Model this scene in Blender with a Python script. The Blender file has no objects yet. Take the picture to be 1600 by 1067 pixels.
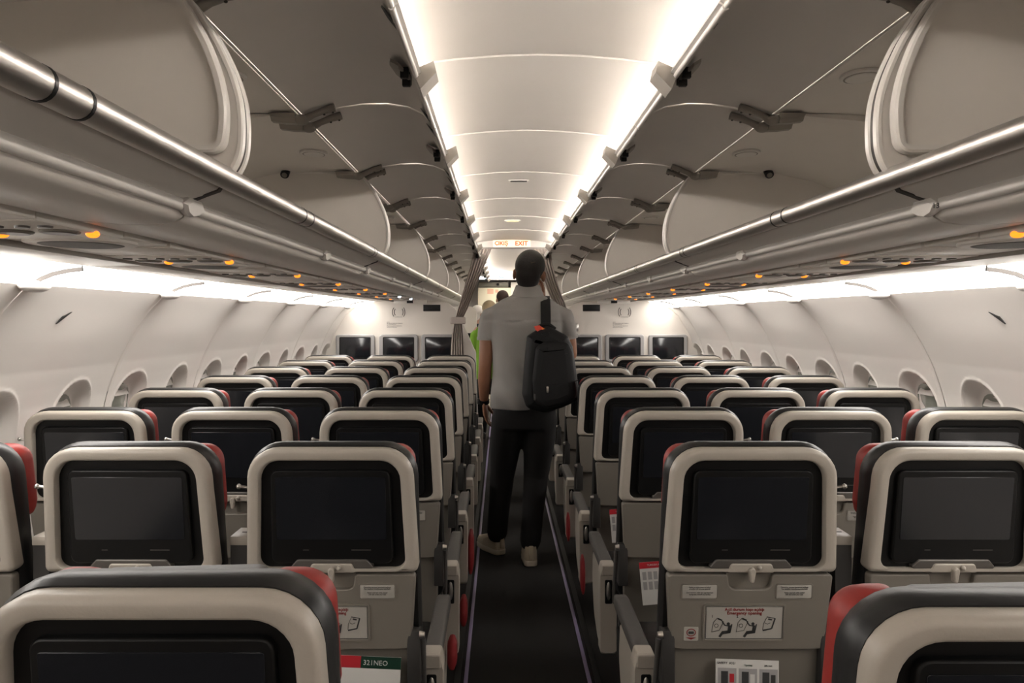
import bpy, bmesh, math, random
from math import pi, sin, cos, radians as R
from mathutils import Vector, Matrix, Euler
random.seed(7)
SC = bpy.context.scene
COL = SC.collection
# ------------------------------------------------------------------ camera
H = 1.47            # eye height above the cabin floor
CX = -0.107         # eye is a little left of the aisle centre
cam_d = bpy.data.cameras.new('camera'); cam = bpy.data.objects.new('camera', cam_d); COL.objects.link(cam)
cam.location = (CX, 0, H); cam.rotation_euler = (pi/2, 0, 0)
cam_d.sensor_width = 36; cam_d.lens = 29.0; cam_d.clip_start = 0.02
cam_d.shift_x = 17/1600; cam_d.shift_y = -37.5/1600
SC.camera = cam
# ------------------------------------------------------------------ world, exposure
w = bpy.data.worlds.new('night'); SC.world = w; w.use_nodes = True
w.node_tree.nodes['Background'].inputs[0].default_value = (.02, .025, .035, 1)
w.node_tree.nodes['Background'].inputs[1].default_value = 1
SC.view_settings.view_transform = 'Standard'; SC.view_settings.look = 'None'
SC.view_settings.exposure = 1.08; SC.view_settings.gamma = 1; SC.view_settings.use_curve_mapping = False
WARM = (1.0, .95, .895)
CEIL_POWER = 16.0      # emission of the two ceiling wash strips
COVE_POWER = 6.2      # emission of the sidewall cove panels
# ------------------------------------------------------------------ materials
def mat(name, col, rough=.5, metal=0, var=0.0, bump=0.0, scale=40, emit=None, estr=0, spec=.5, coat=0):
    m = bpy.data.materials.new(name); m.use_nodes = True
    nt = m.node_tree; b = nt.nodes['Principled BSDF']
    b.inputs['Base Color'].default_value = (*col, 1); b.inputs['Roughness'].default_value = rough
    b.inputs['Metallic'].default_value = metal; b.inputs['Specular IOR Level'].default_value = spec
    b.inputs['Coat Weight'].default_value = coat
    if emit:
        b.inputs['Emission Color'].default_value = (*emit, 1); b.inputs['Emission Strength'].default_value = estr
    if var or bump:
        tc = nt.nodes.new('ShaderNodeTexCoord'); n = nt.nodes.new('ShaderNodeTexNoise')
        n.inputs['Scale'].default_value = scale; n.inputs['Detail'].default_value = 4
        nt.links.new(tc.outputs['Object'], n.inputs['Vector'])
        if var:
            mx = nt.nodes.new('ShaderNodeMix'); mx.data_type = 'RGBA'
            mx.inputs[6].default_value = (*[c*(1-var) for c in col], 1); mx.inputs[7].default_value = (*[min(1, c*(1+var)) for c in col], 1)
            nt.links.new(n.outputs['Fac'], mx.inputs[0]); nt.links.new(mx.outputs[2], b.inputs['Base Color'])
        if bump:
            bp = nt.nodes.new('ShaderNodeBump'); bp.inputs['Strength'].default_value = bump; bp.inputs['Distance'].default_value = .002
            nt.links.new(n.outputs['Fac'], bp.inputs['Height']); nt.links.new(bp.outputs['Normal'], b.inputs['Normal'])
    return m
M = {}
M['ceiling'] = mat('ceiling_white', (.72, .69, .655), .5, var=.02, scale=6)
M['sidewall'] = mat('sidewall_cream', (.79, .75, .705), .42, var=.02, scale=5)
M['bin'] = mat('bin_beige', (.72, .68, .63), .45, var=.03, bump=.15, scale=9)
M['rim'] = mat('bin_rim', (.70, .67, .63), .3)
M['door'] = mat('bin_door_inner', (.70, .665, .63), .5, var=.03, bump=.1, scale=8)
M['valance'] = mat('valance_grey', (.62, .585, .54), .42, var=.02, scale=8)
M['psu'] = mat('service_panel', (.74, .70, .64), .45, var=.02, scale=10)
M['psu_dark'] = mat('service_dark', (.10, .09, .08), .4)
M['grille'] = mat('speaker_grille', (.10, .09, .08), .6, bump=.6, scale=300)
M['amber'] = mat('amber_lamp', (.35, .11, .015), .4, emit=(1, .20, .012), estr=1.15)
M['whitelamp'] = mat('white_lamp', (.8, .9, 1), .4, emit=(.75, .88, 1), estr=6)
M['bluelamp'] = mat('blue_lamp', (.2, .4, 1), .4, emit=(.1, .25, 1), estr=6)
M['metal'] = mat('polished_aluminium', (.66, .63, .60), .33, metal=1, var=.05, scale=60)
M['steel'] = mat('steel', (.55, .53, .5), .3, metal=1)
M['bracket'] = mat('bracket_grey', (.27, .245, .215), .5)
M['black'] = mat('black_plastic', (.005, .005, .005), .42, spec=.3)
M['gasket'] = mat('rubber_gasket', (.05, .043, .038), .6)
M['shell'] = mat('seat_shell_beige', (.43, .39, .335), .40, var=.03, bump=.12, scale=220)
M['tray'] = mat('tray_beige', (.20, .18, .152), .5, var=.03, bump=.12, scale=260)
M['leather'] = mat('charcoal_leather', (.017, .017, .017), .40, spec=.35, var=.15, bump=.25, scale=45)
M['red'] = mat('red_leather', (.30, .022, .016), .5, var=.08, bump=.15, scale=60)
M['screen'] = mat('screen_glass', (.012, .013, .016), .14, spec=.6)
M['grey'] = mat('armrest_grey', (.085, .08, .075), .5, var=.05, bump=.2, scale=90)
M['dgrey'] = mat('dark_grey_plastic', (.035, .033, .031), .5)
M['tab'] = mat('bezel_silver', (.12, .11, .10), .4, metal=.3)
M['frame'] = mat('seat_frame', (.03, .03, .03), .5)
M['placard'] = mat('placard_white', (.42, .40, .36), .5)
M['scalp'] = mat('scalp', (.05, .028, .018), .6)
M['ink'] = mat('ink', (.03, .03, .03), .6)
M['redink'] = mat('red_ink', (.22, .008, .01), .6)
M['card'] = mat('card_white', (.62, .61, .58), .4)
M['cardred'] = mat('card_red', (.45, .02, .03), .4)
M['cardgreen'] = mat('card_green', (.006, .035, .02), .4)
M['carpet'] = mat('carpet', (.010, .009, .008), .95, var=.35, bump=.8, scale=350)
M['strip'] = mat('path_strip', (.24, .20, .34), .4)
M['pane'] = mat('window_pane', (.30, .31, .27), .12, spec=.8, coat=.5)
M['bulk'] = mat('bulkhead', (.66, .615, .56), .5, var=.015, scale=6)
M['monitor'] = mat('monitor_frame', (.33, .32, .315), .4)
M['curtain'] = mat('curtain_fabric', (.46, .40, .36), .85, bump=.3, scale=250)
M['sign'] = mat('lit_sign', (.9, .85, .6), .5, emit=(1, .78, .42), estr=.42)
M['signred'] = mat('sign_letters', (.5, .05, .01), .6, emit=(.9, .12, .02), estr=.22)
M['cove'] = mat('cove_diffuser', (.9, .87, .82), .5, emit=WARM, estr=COVE_POWER)
M['wash2'] = mat('wash_strip_far', (.9, .87, .82), .5, emit=WARM, estr=12)
M['wash'] = mat('wash_strip', (.9, .87, .82), .5, emit=WARM, estr=CEIL_POWER)
M['skin'] = mat('skin', (.27, .125, .07), .5, var=.08, bump=.15, scale=60)
M['fairskin'] = mat('fair_skin', (.55, .33, .24), .5)
M['hair'] = mat('dark_hair', (.006, .0045, .004), .6, var=.3, bump=.8, scale=160)
M['blond'] = mat('blond_hair', (.35, .27, .16), .6, var=.2, bump=.8, scale=160)
M['whitehair'] = mat('white_hair', (.75, .72, .68), .6, bump=.6, scale=120)
M['brownhair'] = mat('brown_hair', (.035, .016, .010), .6, var=.2, bump=.6, scale=160)
M['shirt'] = mat('grey_polo', (.285, .272, .257), .85, var=.04, bump=.5, scale=320)
M['green'] = mat('green_shirt', (.16, .33, .02), .8)
M['navy'] = mat('navy_top', (.02, .025, .045), .8)
M['trouser'] = mat('black_trousers', (.006, .0055, .0055), .85, bump=.3, scale=200)
M['shoe'] = mat('beige_shoe', (.48, .41, .30), .6)
M['sole'] = mat('shoe_sole', (.52, .46, .36), .6)
M['bag'] = mat('black_nylon', (.006, .006, .0062), .6, spec=.3, var=.15, bump=.5, scale=300)
M['zip'] = mat('zip_metal', (.45, .40, .35), .35, metal=.9)
M['bagred'] = mat('red_pull', (.65, .07, .04), .6)
M['orange'] = mat('orange_pull', (.8, .22, .03), .6)
M['redcloth'] = mat('red_fabric', (.20, .004, .006), .7)
M['pinkbag'] = mat('pink_plastic_bag', (.72, .45, .46), .35)
M['whitebag'] = mat('white_plastic_bag', (.75, .7, .68), .35)
M['cream'] = mat('galley_cream', (.80, .74, .58), .5)
M['olive'] = mat('galley_header', (.17, .16, .13), .5)
M['galley'] = mat('galley_grey', (.45, .43, .41), .5)
M['faded'] = mat('faded_red_label', (.75, .45, .32), .5)
# ------------------------------------------------------------------ helpers
def zz(Z): return H + Z
def finish(me, m, smooth=40):
    for p in me.polygons: p.use_smooth = smooth > 0
    if smooth > 0:
        me.set_sharp_from_angle(angle=R(smooth))
        if smooth < 170:
            big = {me.loops[i].edge_index for p in me.polygons if p.loop_total > 8 for i in p.loop_indices}
            for i in big: me.edges[i].use_edge_sharp = True
    if m is not None: me.materials.append(M[m])
    return me
def link(name, me, parent=None, loc=None):
    o = bpy.data.objects.new(name, me); COL.objects.link(o)
    if parent: o.parent = parent
    if loc: o.location = loc
    return o
def bm_to(name, bm, m, parent=None, smooth=40, loc=None):
    bmesh.ops.recalc_face_normals(bm, faces=bm.faces)
    me = bpy.data.meshes.new(name); bm.to_mesh(me); bm.free(); finish(me, m, smooth)
    return link(name, me, parent, loc)
def tag(o, label=None, cat=None, group=None, kind=None):
    if label: o['label'] = label
    if cat: o['category'] = cat
    if group: o['group'] = group
    if kind: o['kind'] = kind
    return o
def empty(name, loc=(0, 0, 0), label=None, cat=None, group=None, kind=None):
    o = bpy.data.objects.new(name, None); COL.objects.link(o); o.location = loc; o.empty_display_size = .05
    return tag(o, label, cat, group, kind)
def add_box(bm, x0, x1, y0, y1, z0, z1, bev=0, seg=2):
    r = bmesh.ops.create_cube(bm, size=1)
    vs = r['verts']
    for v in vs:
        v.co = Vector(((x0+x1)/2 + v.co.x*(x1-x0), (y0+y1)/2 + v.co.y*(y1-y0), (z0+z1)/2 + v.co.z*(z1-z0)))
    if bev:
        es = list({e for v in vs for e in v.link_edges})
        bmesh.ops.bevel(bm, geom=es, offset=bev, segments=seg, profile=.5, affect='EDGES')
def box(name, x0, x1, y0, y1, z0, z1, m, parent=None, bev=0, seg=2):
    bm = bmesh.new(); add_box(bm, x0, x1, y0, y1, z0, z1, bev, seg); return bm_to(name, bm, m, parent)
def roundpoly(pts, radii, n=5):
    out = []; k = len(pts)
    if not hasattr(radii, '__len__'): radii = [radii]*k
    for i in range(k):
        p = Vector(pts[i]); a = Vector(pts[i-1]) - p; b = Vector(pts[(i+1) % k]) - p
        r = radii[i]; la, lb = a.length, b.length; a.normalize(); b.normalize()
        ang = a.angle(b); t = min(r/max(math.tan(ang/2), 1e-4), la*.49, lb*.49)
        rr = t*math.tan(ang/2); s = p + a*t; e = p + b*t
        bis = (a+b)
        if bis.length < 1e-4 or r <= 0:
            for j in range(n+1): out.append(tuple(p))
            continue
        c = p + bis.normalized()*(rr/max(sin(ang/2), 1e-4))
        a0 = math.atan2(s.y-c.y, s.x-c.x); a1 = math.atan2(e.y-c.y, e.x-c.x)
        d = (a1-a0+pi) % (2*pi) - pi
        for j in range(n+1):
            th = a0 + d*j/n; out.append((c.x+rr*cos(th), c.y+rr*sin(th)))
    return out
def inset(pts, d):
    """inset a closed loop of 2D points by d (negative grows it)"""
    k = len(pts); out = []
    area = sum(pts[i][0]*pts[(i+1) % k][1]-pts[(i+1) % k][0]*pts[i][1] for i in range(k))
    sg = 1 if area > 0 else -1
    for i in range(k):
        j = i-1
        while (Vector(pts[j])-Vector(pts[i])).length < 1e-6: j -= 1
        l = (i+1) % k
        while (Vector(pts[l])-Vector(pts[i])).length < 1e-6: l = (l+1) % k
        a = (Vector(pts[i])-Vector(pts[j])).normalized(); b = (Vector(pts[l])-Vector(pts[i])).normalized()
        n1 = Vector((-a.y, a.x))*sg; n2 = Vector((-b.y, b.x))*sg
        nn = n1+n2
        if nn.length < 1e-5: nn = n1
        nn.normalize(); c = max(nn.dot(n1), .5)
        out.append((pts[i][0]+nn.x*d/c, pts[i][1]+nn.y*d/c))
    return out
def add_loft(bm, loops, cap0=True, cap1=True, closed=True):
    rows = [[bm.verts.new(p) for p in L] for L in loops]
    n = len(rows[0])
    for a, b in zip(rows, rows[1:]):
        for i in range(n if closed else n-1):
            j = (i+1) % n
            try: bm.faces.new((a[i], a[j], b[j], b[i]))
            except ValueError: pass
    if cap0: bm.faces.new(rows[0][::-1])
    if cap1: bm.faces.new(rows[-1])
def xz(pts, y, lean=None):
    if lean is None: return [(p[0], y, p[1]) for p in pts]
    return [(p[0], y+lean(p[1]), p[1]) for p in pts]
def plate(name, pts, y0, y1, m, parent=None, bev=.003, lean=None, smooth=40):
    """solid slab in the xz plane whose camera side is y0, with a soft front edge"""
    loops = [xz(pts, y1, lean), xz(pts, y0+bev, lean), xz(inset(pts, bev*.4), y0+bev*.3, lean), xz(inset(pts, bev), y0, lean)] if bev else [xz(pts, y1, lean), xz(pts, y0, lean)]
    bm = bmesh.new(); add_loft(bm, loops); return bm_to(name, bm, m, parent, smooth)
def extrude_y(name, pts, y0, y1, m, parent=None, closed=True, smooth=40):
    bm = bmesh.new(); add_loft(bm, [xz(pts, y0), xz(pts, y1)], closed, closed, closed); return bm_to(name, bm, m, parent, smooth)
def thick(profile, t):
    """open polyline -> closed band polygon of thickness t (offset to the left of travel)"""
    n = len(profile); off = []
    for i in range(n):
        a = Vector(profile[max(i-1, 0)]); b = Vector(profile[min(i+1, n-1)]); d = (b-a).normalized()
        off.append((profile[i][0]-d.y*t, profile[i][1]+d.x*t))
    return list(profile)+off[::-1]
def add_tube(bm, pts, radii, n=10, cap=True, flat=1.0, up=None):
    pts = [Vector(p) for p in pts]
    if not hasattr(radii, '__len__'): radii = [radii]*len(pts)
    loops = []; prev = None
    for i, p in enumerate(pts):
        t = (pts[min(i+1, len(pts)-1)]-pts[max(i-1, 0)]).normalized()
        if prev is None:
            u = Vector(up) if up else (Vector((0, 0, 1)) if abs(t.z) < .8 else Vector((1, 0, 0)))
            u = (u-t*u.dot(t)).normalized()
        else: u = (prev-t*prev.dot(t)).normalized()
        prev = u; v = t.cross(u)
        loops.append([tuple(p+(u*cos(2*pi*k/n)*flat+v*sin(2*pi*k/n))*radii[i]) for k in range(n)])
    add_loft(bm, loops, cap, cap)
def limb(bm, pts, radii, n=14, flat=1.0, up=None):
    """tube with rounded ends"""
    pts = [Vector(p) for p in pts]
    a = (pts[0]-pts[1]).normalized(); b = (pts[-1]-pts[-2]).normalized()
    P = [pts[0]+a*radii[0]*.95, pts[0]+a*radii[0]*.6]+pts+[pts[-1]+b*radii[-1]*.6, pts[-1]+b*radii[-1]*.95]
    Q = [radii[0]*.25, radii[0]*.78]+list(radii)+[radii[-1]*.78, radii[-1]*.25]
    add_tube(bm, P, Q, n, True, flat, up)
def tube(name, pts, r, m, parent=None, n=10, flat=1.0, up=None):
    bm = bmesh.new(); add_tube(bm, pts, r, n, True, flat, up); return bm_to(name, bm, m, parent, 50)
def add_ell(bm, c, r, seg=20, rings=12, rot=None):
    res = bmesh.ops.create_uvsphere(bm, u_segments=seg, v_segments=rings, radius=1)
    for v in res['verts']:
        q = Vector((v.co.x*r[0], v.co.y*r[1], v.co.z*r[2]))
        if rot: q = rot @ q
        v.co = q+Vector(c)
    return res['verts']
def ell(name, c, r, m, parent=None, seg=16, rings=10, rot=None):
    bm = bmesh.new(); add_ell(bm, c, r, seg, rings, rot); return bm_to(name, bm, m, parent, 180)
def disc(name, c, rx, ry, z0, z1, m, parent=None, n=20):
    bm = bmesh.new()
    L = lambda s, z: [(c[0]+rx*s*cos(2*pi*k/n), c[1]+ry*s*sin(2*pi*k/n), z) for k in range(n)]
    add_loft(bm, [L(1, z1), L(1, z0+.002), L(.94, z0)]); return bm_to(name, bm, m, parent)
def remesh(name, bm, m, parent, voxel, smooth=6, shade=180):
    o = bm_to('tmp_'+name, bm, None, None, 180)
    r = o.modifiers.new('r', 'REMESH'); r.mode = 'VOXEL'; r.voxel_size = voxel
    s = o.modifiers.new('s', 'SMOOTH'); s.iterations = smooth; s.factor = .5
    dg = bpy.context.evaluated_depsgraph_get(); me = bpy.data.meshes.new_from_object(o.evaluated_get(dg))
    old = o.data; bpy.data.objects.remove(o); bpy.data.meshes.remove(old)
    me.name = name; finish(me, m, shade); return link(name, me, parent)
_txt = {}
def text(body, size, m, parent, x, y, z, name='lettering', align='CENTER', sx=1.0, rotx=pi/2, rotz=0, ext=.0004, spacing=1.0, bold=0):
    key = (body, size, m, align, sx, ext, spacing, bold)
    if key not in _txt:
        c = bpy.data.curves.new('t', 'FONT'); c.body = body; c.size = size; c.align_x = align; c.extrude = ext
        c.resolution_u = 2; c.space_line = spacing; c.offset = bold
        o = bpy.data.objects.new('t', c); COL.objects.link(o)
        dg = bpy.context.evaluated_depsgraph_get(); me = bpy.data.meshes.new_from_object(o.evaluated_get(dg))
        bpy.data.objects.remove(o)
        for v in me.vertices: v.co.x *= sx
        me.materials.clear(); me.materials.append(M[m]); me.name = 'lettering'; _txt[key] = me
    o = link(name, _txt[key], parent); o.location = (x, y, z); o.rotation_euler = (rotx, 0, rotz)
    return o
def copy_tree(o, parent=None):
    c = o.copy(); COL.objects.link(c)
    if parent: c.parent = parent
    for ch in list(o.children): copy_tree(ch, c)
    return c
def mirror_pts(pts, s): return [(p[0]*s, p[1]) for p in pts]
SIDES = ((-1, 'left'), (1, 'right'))
Y0, Y1 = -.75, 13.6
# ================================================================== SETTING
fl = box('floor', -1.95, 1.95, Y0, Y1+1.5, -.05, 0, 'carpet'); fl['kind'] = 'structure'
for s, nm in SIDES:
    o = box('trim_%d' % (1 if s < 0 else 2), s*.25-.008, s*.25+.008, Y0, Y1, 0, .004, 'strip', None, .001); o['kind'] = 'structure'
    o = box('trim_%d' % (3 if s < 0 else 4), s*.285-.012, s*.285+.012, Y0, Y1, 0, .003, 'black'); o['kind'] = 'structure'
# sidewall profile (distance outward, Z rel. eye)
WP = [(1.62, .106), (1.665, .06), (1.70, .02), (1.735, -.025), (1.765, -.07), (1.80, -.13), (1.835, -.20), (1.862, -.27), (1.885, -.34), (1.90, -.40), (1.915, -.50), (1.92, -.60), (1.915, -.75), (1.895, -.95), (1.86, -1.15), (1.81, -1.35), (1.78, -1.47)]
def wp(t):      # t in 0..1 along profile (by Z)
    Z = .106+(-1.47-.106)*t
    for (a0, z0), (a1, z1) in zip(WP, WP[1:]):
        if z1 <= Z <= z0:
            f = (Z-z0)/(z1-z0); f2 = f
            return a0+(a1-a0)*f2, Z
    return WP[-1]
SEAM0, SP = 2.65-1.086*3, 1.086
WZ, WH, WW = -.505, .245, .160     # window centre Z, half height, half width of the recess
def win_sd(dy, dZ):
    r = .15; qx = abs(dy)-(WW-r); qz = abs(dZ)-(WH-r)
    return math.hypot(max(qx, 0), max(qz, 0))+min(max(qx, qz), 0)-r
def sstep(x): x = max(0, min(1, x)); return x*x*(3-2*x)
WOFF = (.207, .750)
def sidewall_mesh(s):
    ys = sorted(set([round(i*SP/50, 4) for i in range(51)] + [round(w_+k*.006, 4) for w_ in WOFF for k in range(-31, 32)]))
    zs = [.106-i*.03 for i in range(4)]
    Z = .0
    while Z > -.18: zs.append(Z); Z -= .03
    Z = -.19
    while Z > -.76: zs.append(Z); Z -= .009
    while Z > -1.46: zs.append(Z); Z -= .06
    zs.append(-1.47); zs = sorted(set(zs), reverse=True)
    verts = []; n = len(ys)
    for Z in zs:
        a, _ = wp((.106-Z)/1.576)
        for y in ys:
            d = 0
            for w_ in WOFF:
                sd = win_sd(y-w_, Z-WZ)
                if sd < .012:
                    d += .058*sstep(-(sd)/.036)
                    d -= .006*sstep(1-abs(sd-.002)/.009)
            # gentle scallop over each panel, folding in at the joint
            e = min(y, SP-y)
            d += .006*(1-sstep(e/.014))
            d -= .020*sin(pi*y/SP)*sstep((.10-Z)/.2)*sstep((Z+1.0)/.5)
            verts.append((s*(a+d), y+.003*(1 if y < .01 else (-1 if y > SP-.01 else 0)), zz(Z)))
    faces = []
    for i in range(len(zs)-1):
        for j in range(n-1):
            f = (i*n+j, i*n+j+1, (i+1)*n+j+1, (i+1)*n+j)
            faces.append(f if s < 0 else f[::-1])
    me = bpy.data.meshes.new('panel'); me.from_pydata(verts, [], faces); finish(me, 'sidewall', 180); return me
nwin = 0
for s, nm in SIDES:
    backing = extrude_y('wall_'+nm, [(s*a*1.0+s*.13, zz(Z)) for a, Z in WP]+[(s*(a+.16), zz(Z)) for a, Z in WP[::-1]], Y0, Y1, 'sidewall')
    backing['kind'] = 'structure'
    me = sidewall_mesh(s)
    for k in range(0, 14):
        y = SEAM0+SP*k
        if y > Y1-1: break
        link('panel', me, backing).location = (0, y, 0)
        for w_ in WOFF:
            yw = y+w_
            if not (1.7 < yw < 8.3): continue
            nwin += 1
            P = roundpoly([(-WW+.05, WZ-WH+.05), (WW-.05, WZ-WH+.05), (WW-.05, WZ+WH-.05), (-WW+.05, WZ+WH-.05)], .10, 6)
            a = 1.90+.085
            def PL(sc, dx): return [(s*(wp((.106-q[1])/1.576)[0]+.052+dx), yw+q[0]*sc, zz(WZ+(q[1]-WZ)*sc)) for q in P]
            bm = bmesh.new(); add_loft(bm, [PL(1.0, 0), PL(.96, -.012), PL(.90, -.004), PL(.5, .004)]); wo = bm_to('window_%d' % nwin, bm, 'pane', None, 60)
            wo['kind'] = 'structure'
            bm = bmesh.new(); add_loft(bm, [PL(1.04, .004), PL(1.06, -.003), PL(1.0, -.006), PL(.99, -.006)], False, False); bm_to('window_frame', bm, 'bracket', wo)
            # pale wedge added to imitate the bright glint at the pane top
            bm = bmesh.new(); q = [(s*(wp((.106-(WZ+dz))/1.576)[0]+.048), yw, zz(WZ+dz)) for dz in (.175, .135)]
            add_loft(bm, [[(q[0][0], yw+dy*.8, q[0][2]-.0) for dy in (-.07, 0, .07)]+[(q[0][0]+s*.01, yw+dy*.8, q[0][2]) for dy in (.07, 0, -.07)],
                          [(q[1][0]-s*.022, yw+dy, q[1][2]) for dy in (-.07, 0, .07)]+[(q[1][0]+s*.01, yw+dy, q[1][2]) for dy in (.07, 0, -.07)]])
            bm_to('blind_lip', bm, 'rim', wo)
# cove light panels + outer ceiling panels + fairings
COVE = [(1.45, .162), (1.50, .156), (1.545, .146), (1.585, .130), (1.625, .104)]
for s, nm in SIDES:
    cp = empty('cove_light', (s*1.53, 0, zz(.13)), 'glowing white light trough running along the top of the %s sidewall' % nm, 'light')
    oc = empty('trim_%d' % (5 if s < 0 else 6), (0, 0, 0), kind='structure')
    for k in range(0, 14):
        y = SEAM0+SP*k
        if y > Y1-1: break
        prof = thick([(s*a, zz(Z)) for a, Z in COVE], .012*s)
        o = extrude_y('diffuser', [(x-s*1.53, z-zz(.13)) for x, z in prof], y+.010, y+SP-.010, 'cove', cp)
        o = extrude_y('end_rib', [(x-s*1.53, z-zz(.13)) for x, z in thick([(s*a, zz(Z)-.013) for a, Z in COVE], .02*s)], y-.004, y+.004, 'gasket', cp)
        o = ell('joint_fairing', (s*1.606-s*1.53, y+.0, .100-.13), (.034, .080, .020), 'rim', cp, 14, 8)
        bm = bmesh.new(); add_box(bm, *sorted((s*1.205, s*1.452)), y+.003, y+SP-.003, zz(.166), zz(.19), .003); o = bm_to('panel', bm, 'psu', oc)
# underside trough where the service units sit
for s, nm in SIDES:
    t = empty('trim_%d' % (7 if s < 0 else 8), (0, 0, 0), kind='structure')
    box('back_plate', *sorted((s*.895, s*1.21)), Y0, 8.38, zz(.186), zz(.20), 'psu_dark', t)
    # outboard dark channel lip
    box('channel_lip', *sorted((s*1.192, s*1.203)), Y0, 8.38, zz(.158), zz(.186), 'bracket', t, .001)
# main ceiling, one panel per bay
CEILP = [(-.43, .700), (-.36, .715), (-.24, .731), (-.12, .741), (0, .745), (.12, .741), (.24, .731), (.36, .715), (.43, .700)]
ce = empty('ceiling', (0, 0, 0), kind='structure')
ys = [-.75, -.46, .47, 1.40, 2.33, 3.27, 4.2, 5.12, 6.03, 6.95, 7.88]
for a, b in zip(ys, ys[1:]):
    pr = thick([(x, zz(Z)) for x, Z in CEILP], .012)
    bm = bmesh.new()
    prl = thick([(x, zz(Z)-.004) for x, Z in CEILP], .012)
    add_loft(bm, [xz(prl, a+.002), xz(prl, a+.012), xz(pr, a+.022), xz(pr, b-.002)]); bm_to('panel', bm, 'ceiling', ce)
box('panel', -.5, .5, 7.9, Y1, zz(.745), zz(.76), 'ceiling', ce)
# cavity above the open bin doors (closes the top of the cabin)
for s, nm in SIDES:
    o = extrude_y('trim_%d' % (9 if s < 0 else 10), thick([(s*.50, zz(.715)), (s*.60, zz(.70)), (s*.72, zz(.67)), (s*.80, zz(.64))], .012*s), Y0, Y1, 'ceiling'); o['kind'] = 'structure'
    o = extrude_y('ceiling_wash_light', thick([(s*.432, zz(.688)), (s*.505, zz(.674))], .014*s), Y0, 7.75, 'wash')
    extrude_y('far_section', thick([(s*.432, zz(.688)), (s*.505, zz(.674))], .014*s), 8.1, 12.9, 'wash2', o)
    tag(o, 'bright strip light hidden above the %s row of open locker doors' % nm, 'light')
bm = bmesh.new(); add_box(bm, -1.95, 1.95, Y0-.05, Y0, 0, zz(.8)); o = bm_to('wall_back', bm, 'curtain'); o['kind'] = 'structure'  # unseen, put close behind the eye and dark to cut light on seat backs
# small slot vent and lamp in the ceiling centre
o = empty('ceiling_vent', (-.012, 4.47, zz(.735)), 'small dark slot in the middle of the ceiling', 'vent')
box('slot', -.045, .045, -.012, .012, 0, .012, 'black', o, .002)
box('slot_frame', -.055, .055, -.018, .018, .004, .012, 'ceiling', o, .002)
o = empty('ceiling_lamp', (-.02, 6.3, zz(.735)), 'small dim yellowish lamp in the ceiling behind the slot', 'lamp')
disc('lens', (0, 0), .05, .03, -.002, .012, 'sign', o); disc('bezel', (0, 0), .06, .04, .001, .012, 'ceiling', o)
# ================================================================== OVERHEAD LOCKERS
DIV = [(.705, .612), (.676, .585), (.626, .512), (.597, .450), (.582, .400), (.578, .355), (.580, .305), (.593, .270), (.622, .243), (.66, .236), (1.48, .24), (1.52, .35), (1.46, .47), (1.32, .56), (1.05, .612)]
DOOR = [(.700, .606), (.66, .622), (.60, .638), (.53, .648), (.455, .650), (.39, .640), (.345, .620), (.318, .592), (.312, .578)]
BCEIL = [(.720, .612), (.86, .612), (1.04, .604), (1.2, .57), (1.34, .515), (1.44, .43), (1.50, .30)]
VAL = [(.628, .262), (.622, .245), (.632, .236), (.655, .2275), (.658, .2245), (.684, .2165), (.692, .200), (.697, .186), (.712, .177), (.745, .172), (.80, .172), (.893, .179), (.893, .195), (1.45, .19), (1.5, .24), (1.5, .28)]
BL = 1.95; B0 = 1.53
def smooth_div(d):      # denser outline of the divider
    return roundpoly(d, [.006, .3, .3, .3, .3, .3, .2, .12, .05, .02, .03, .05, .05, .08, .1], 6)
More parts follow.
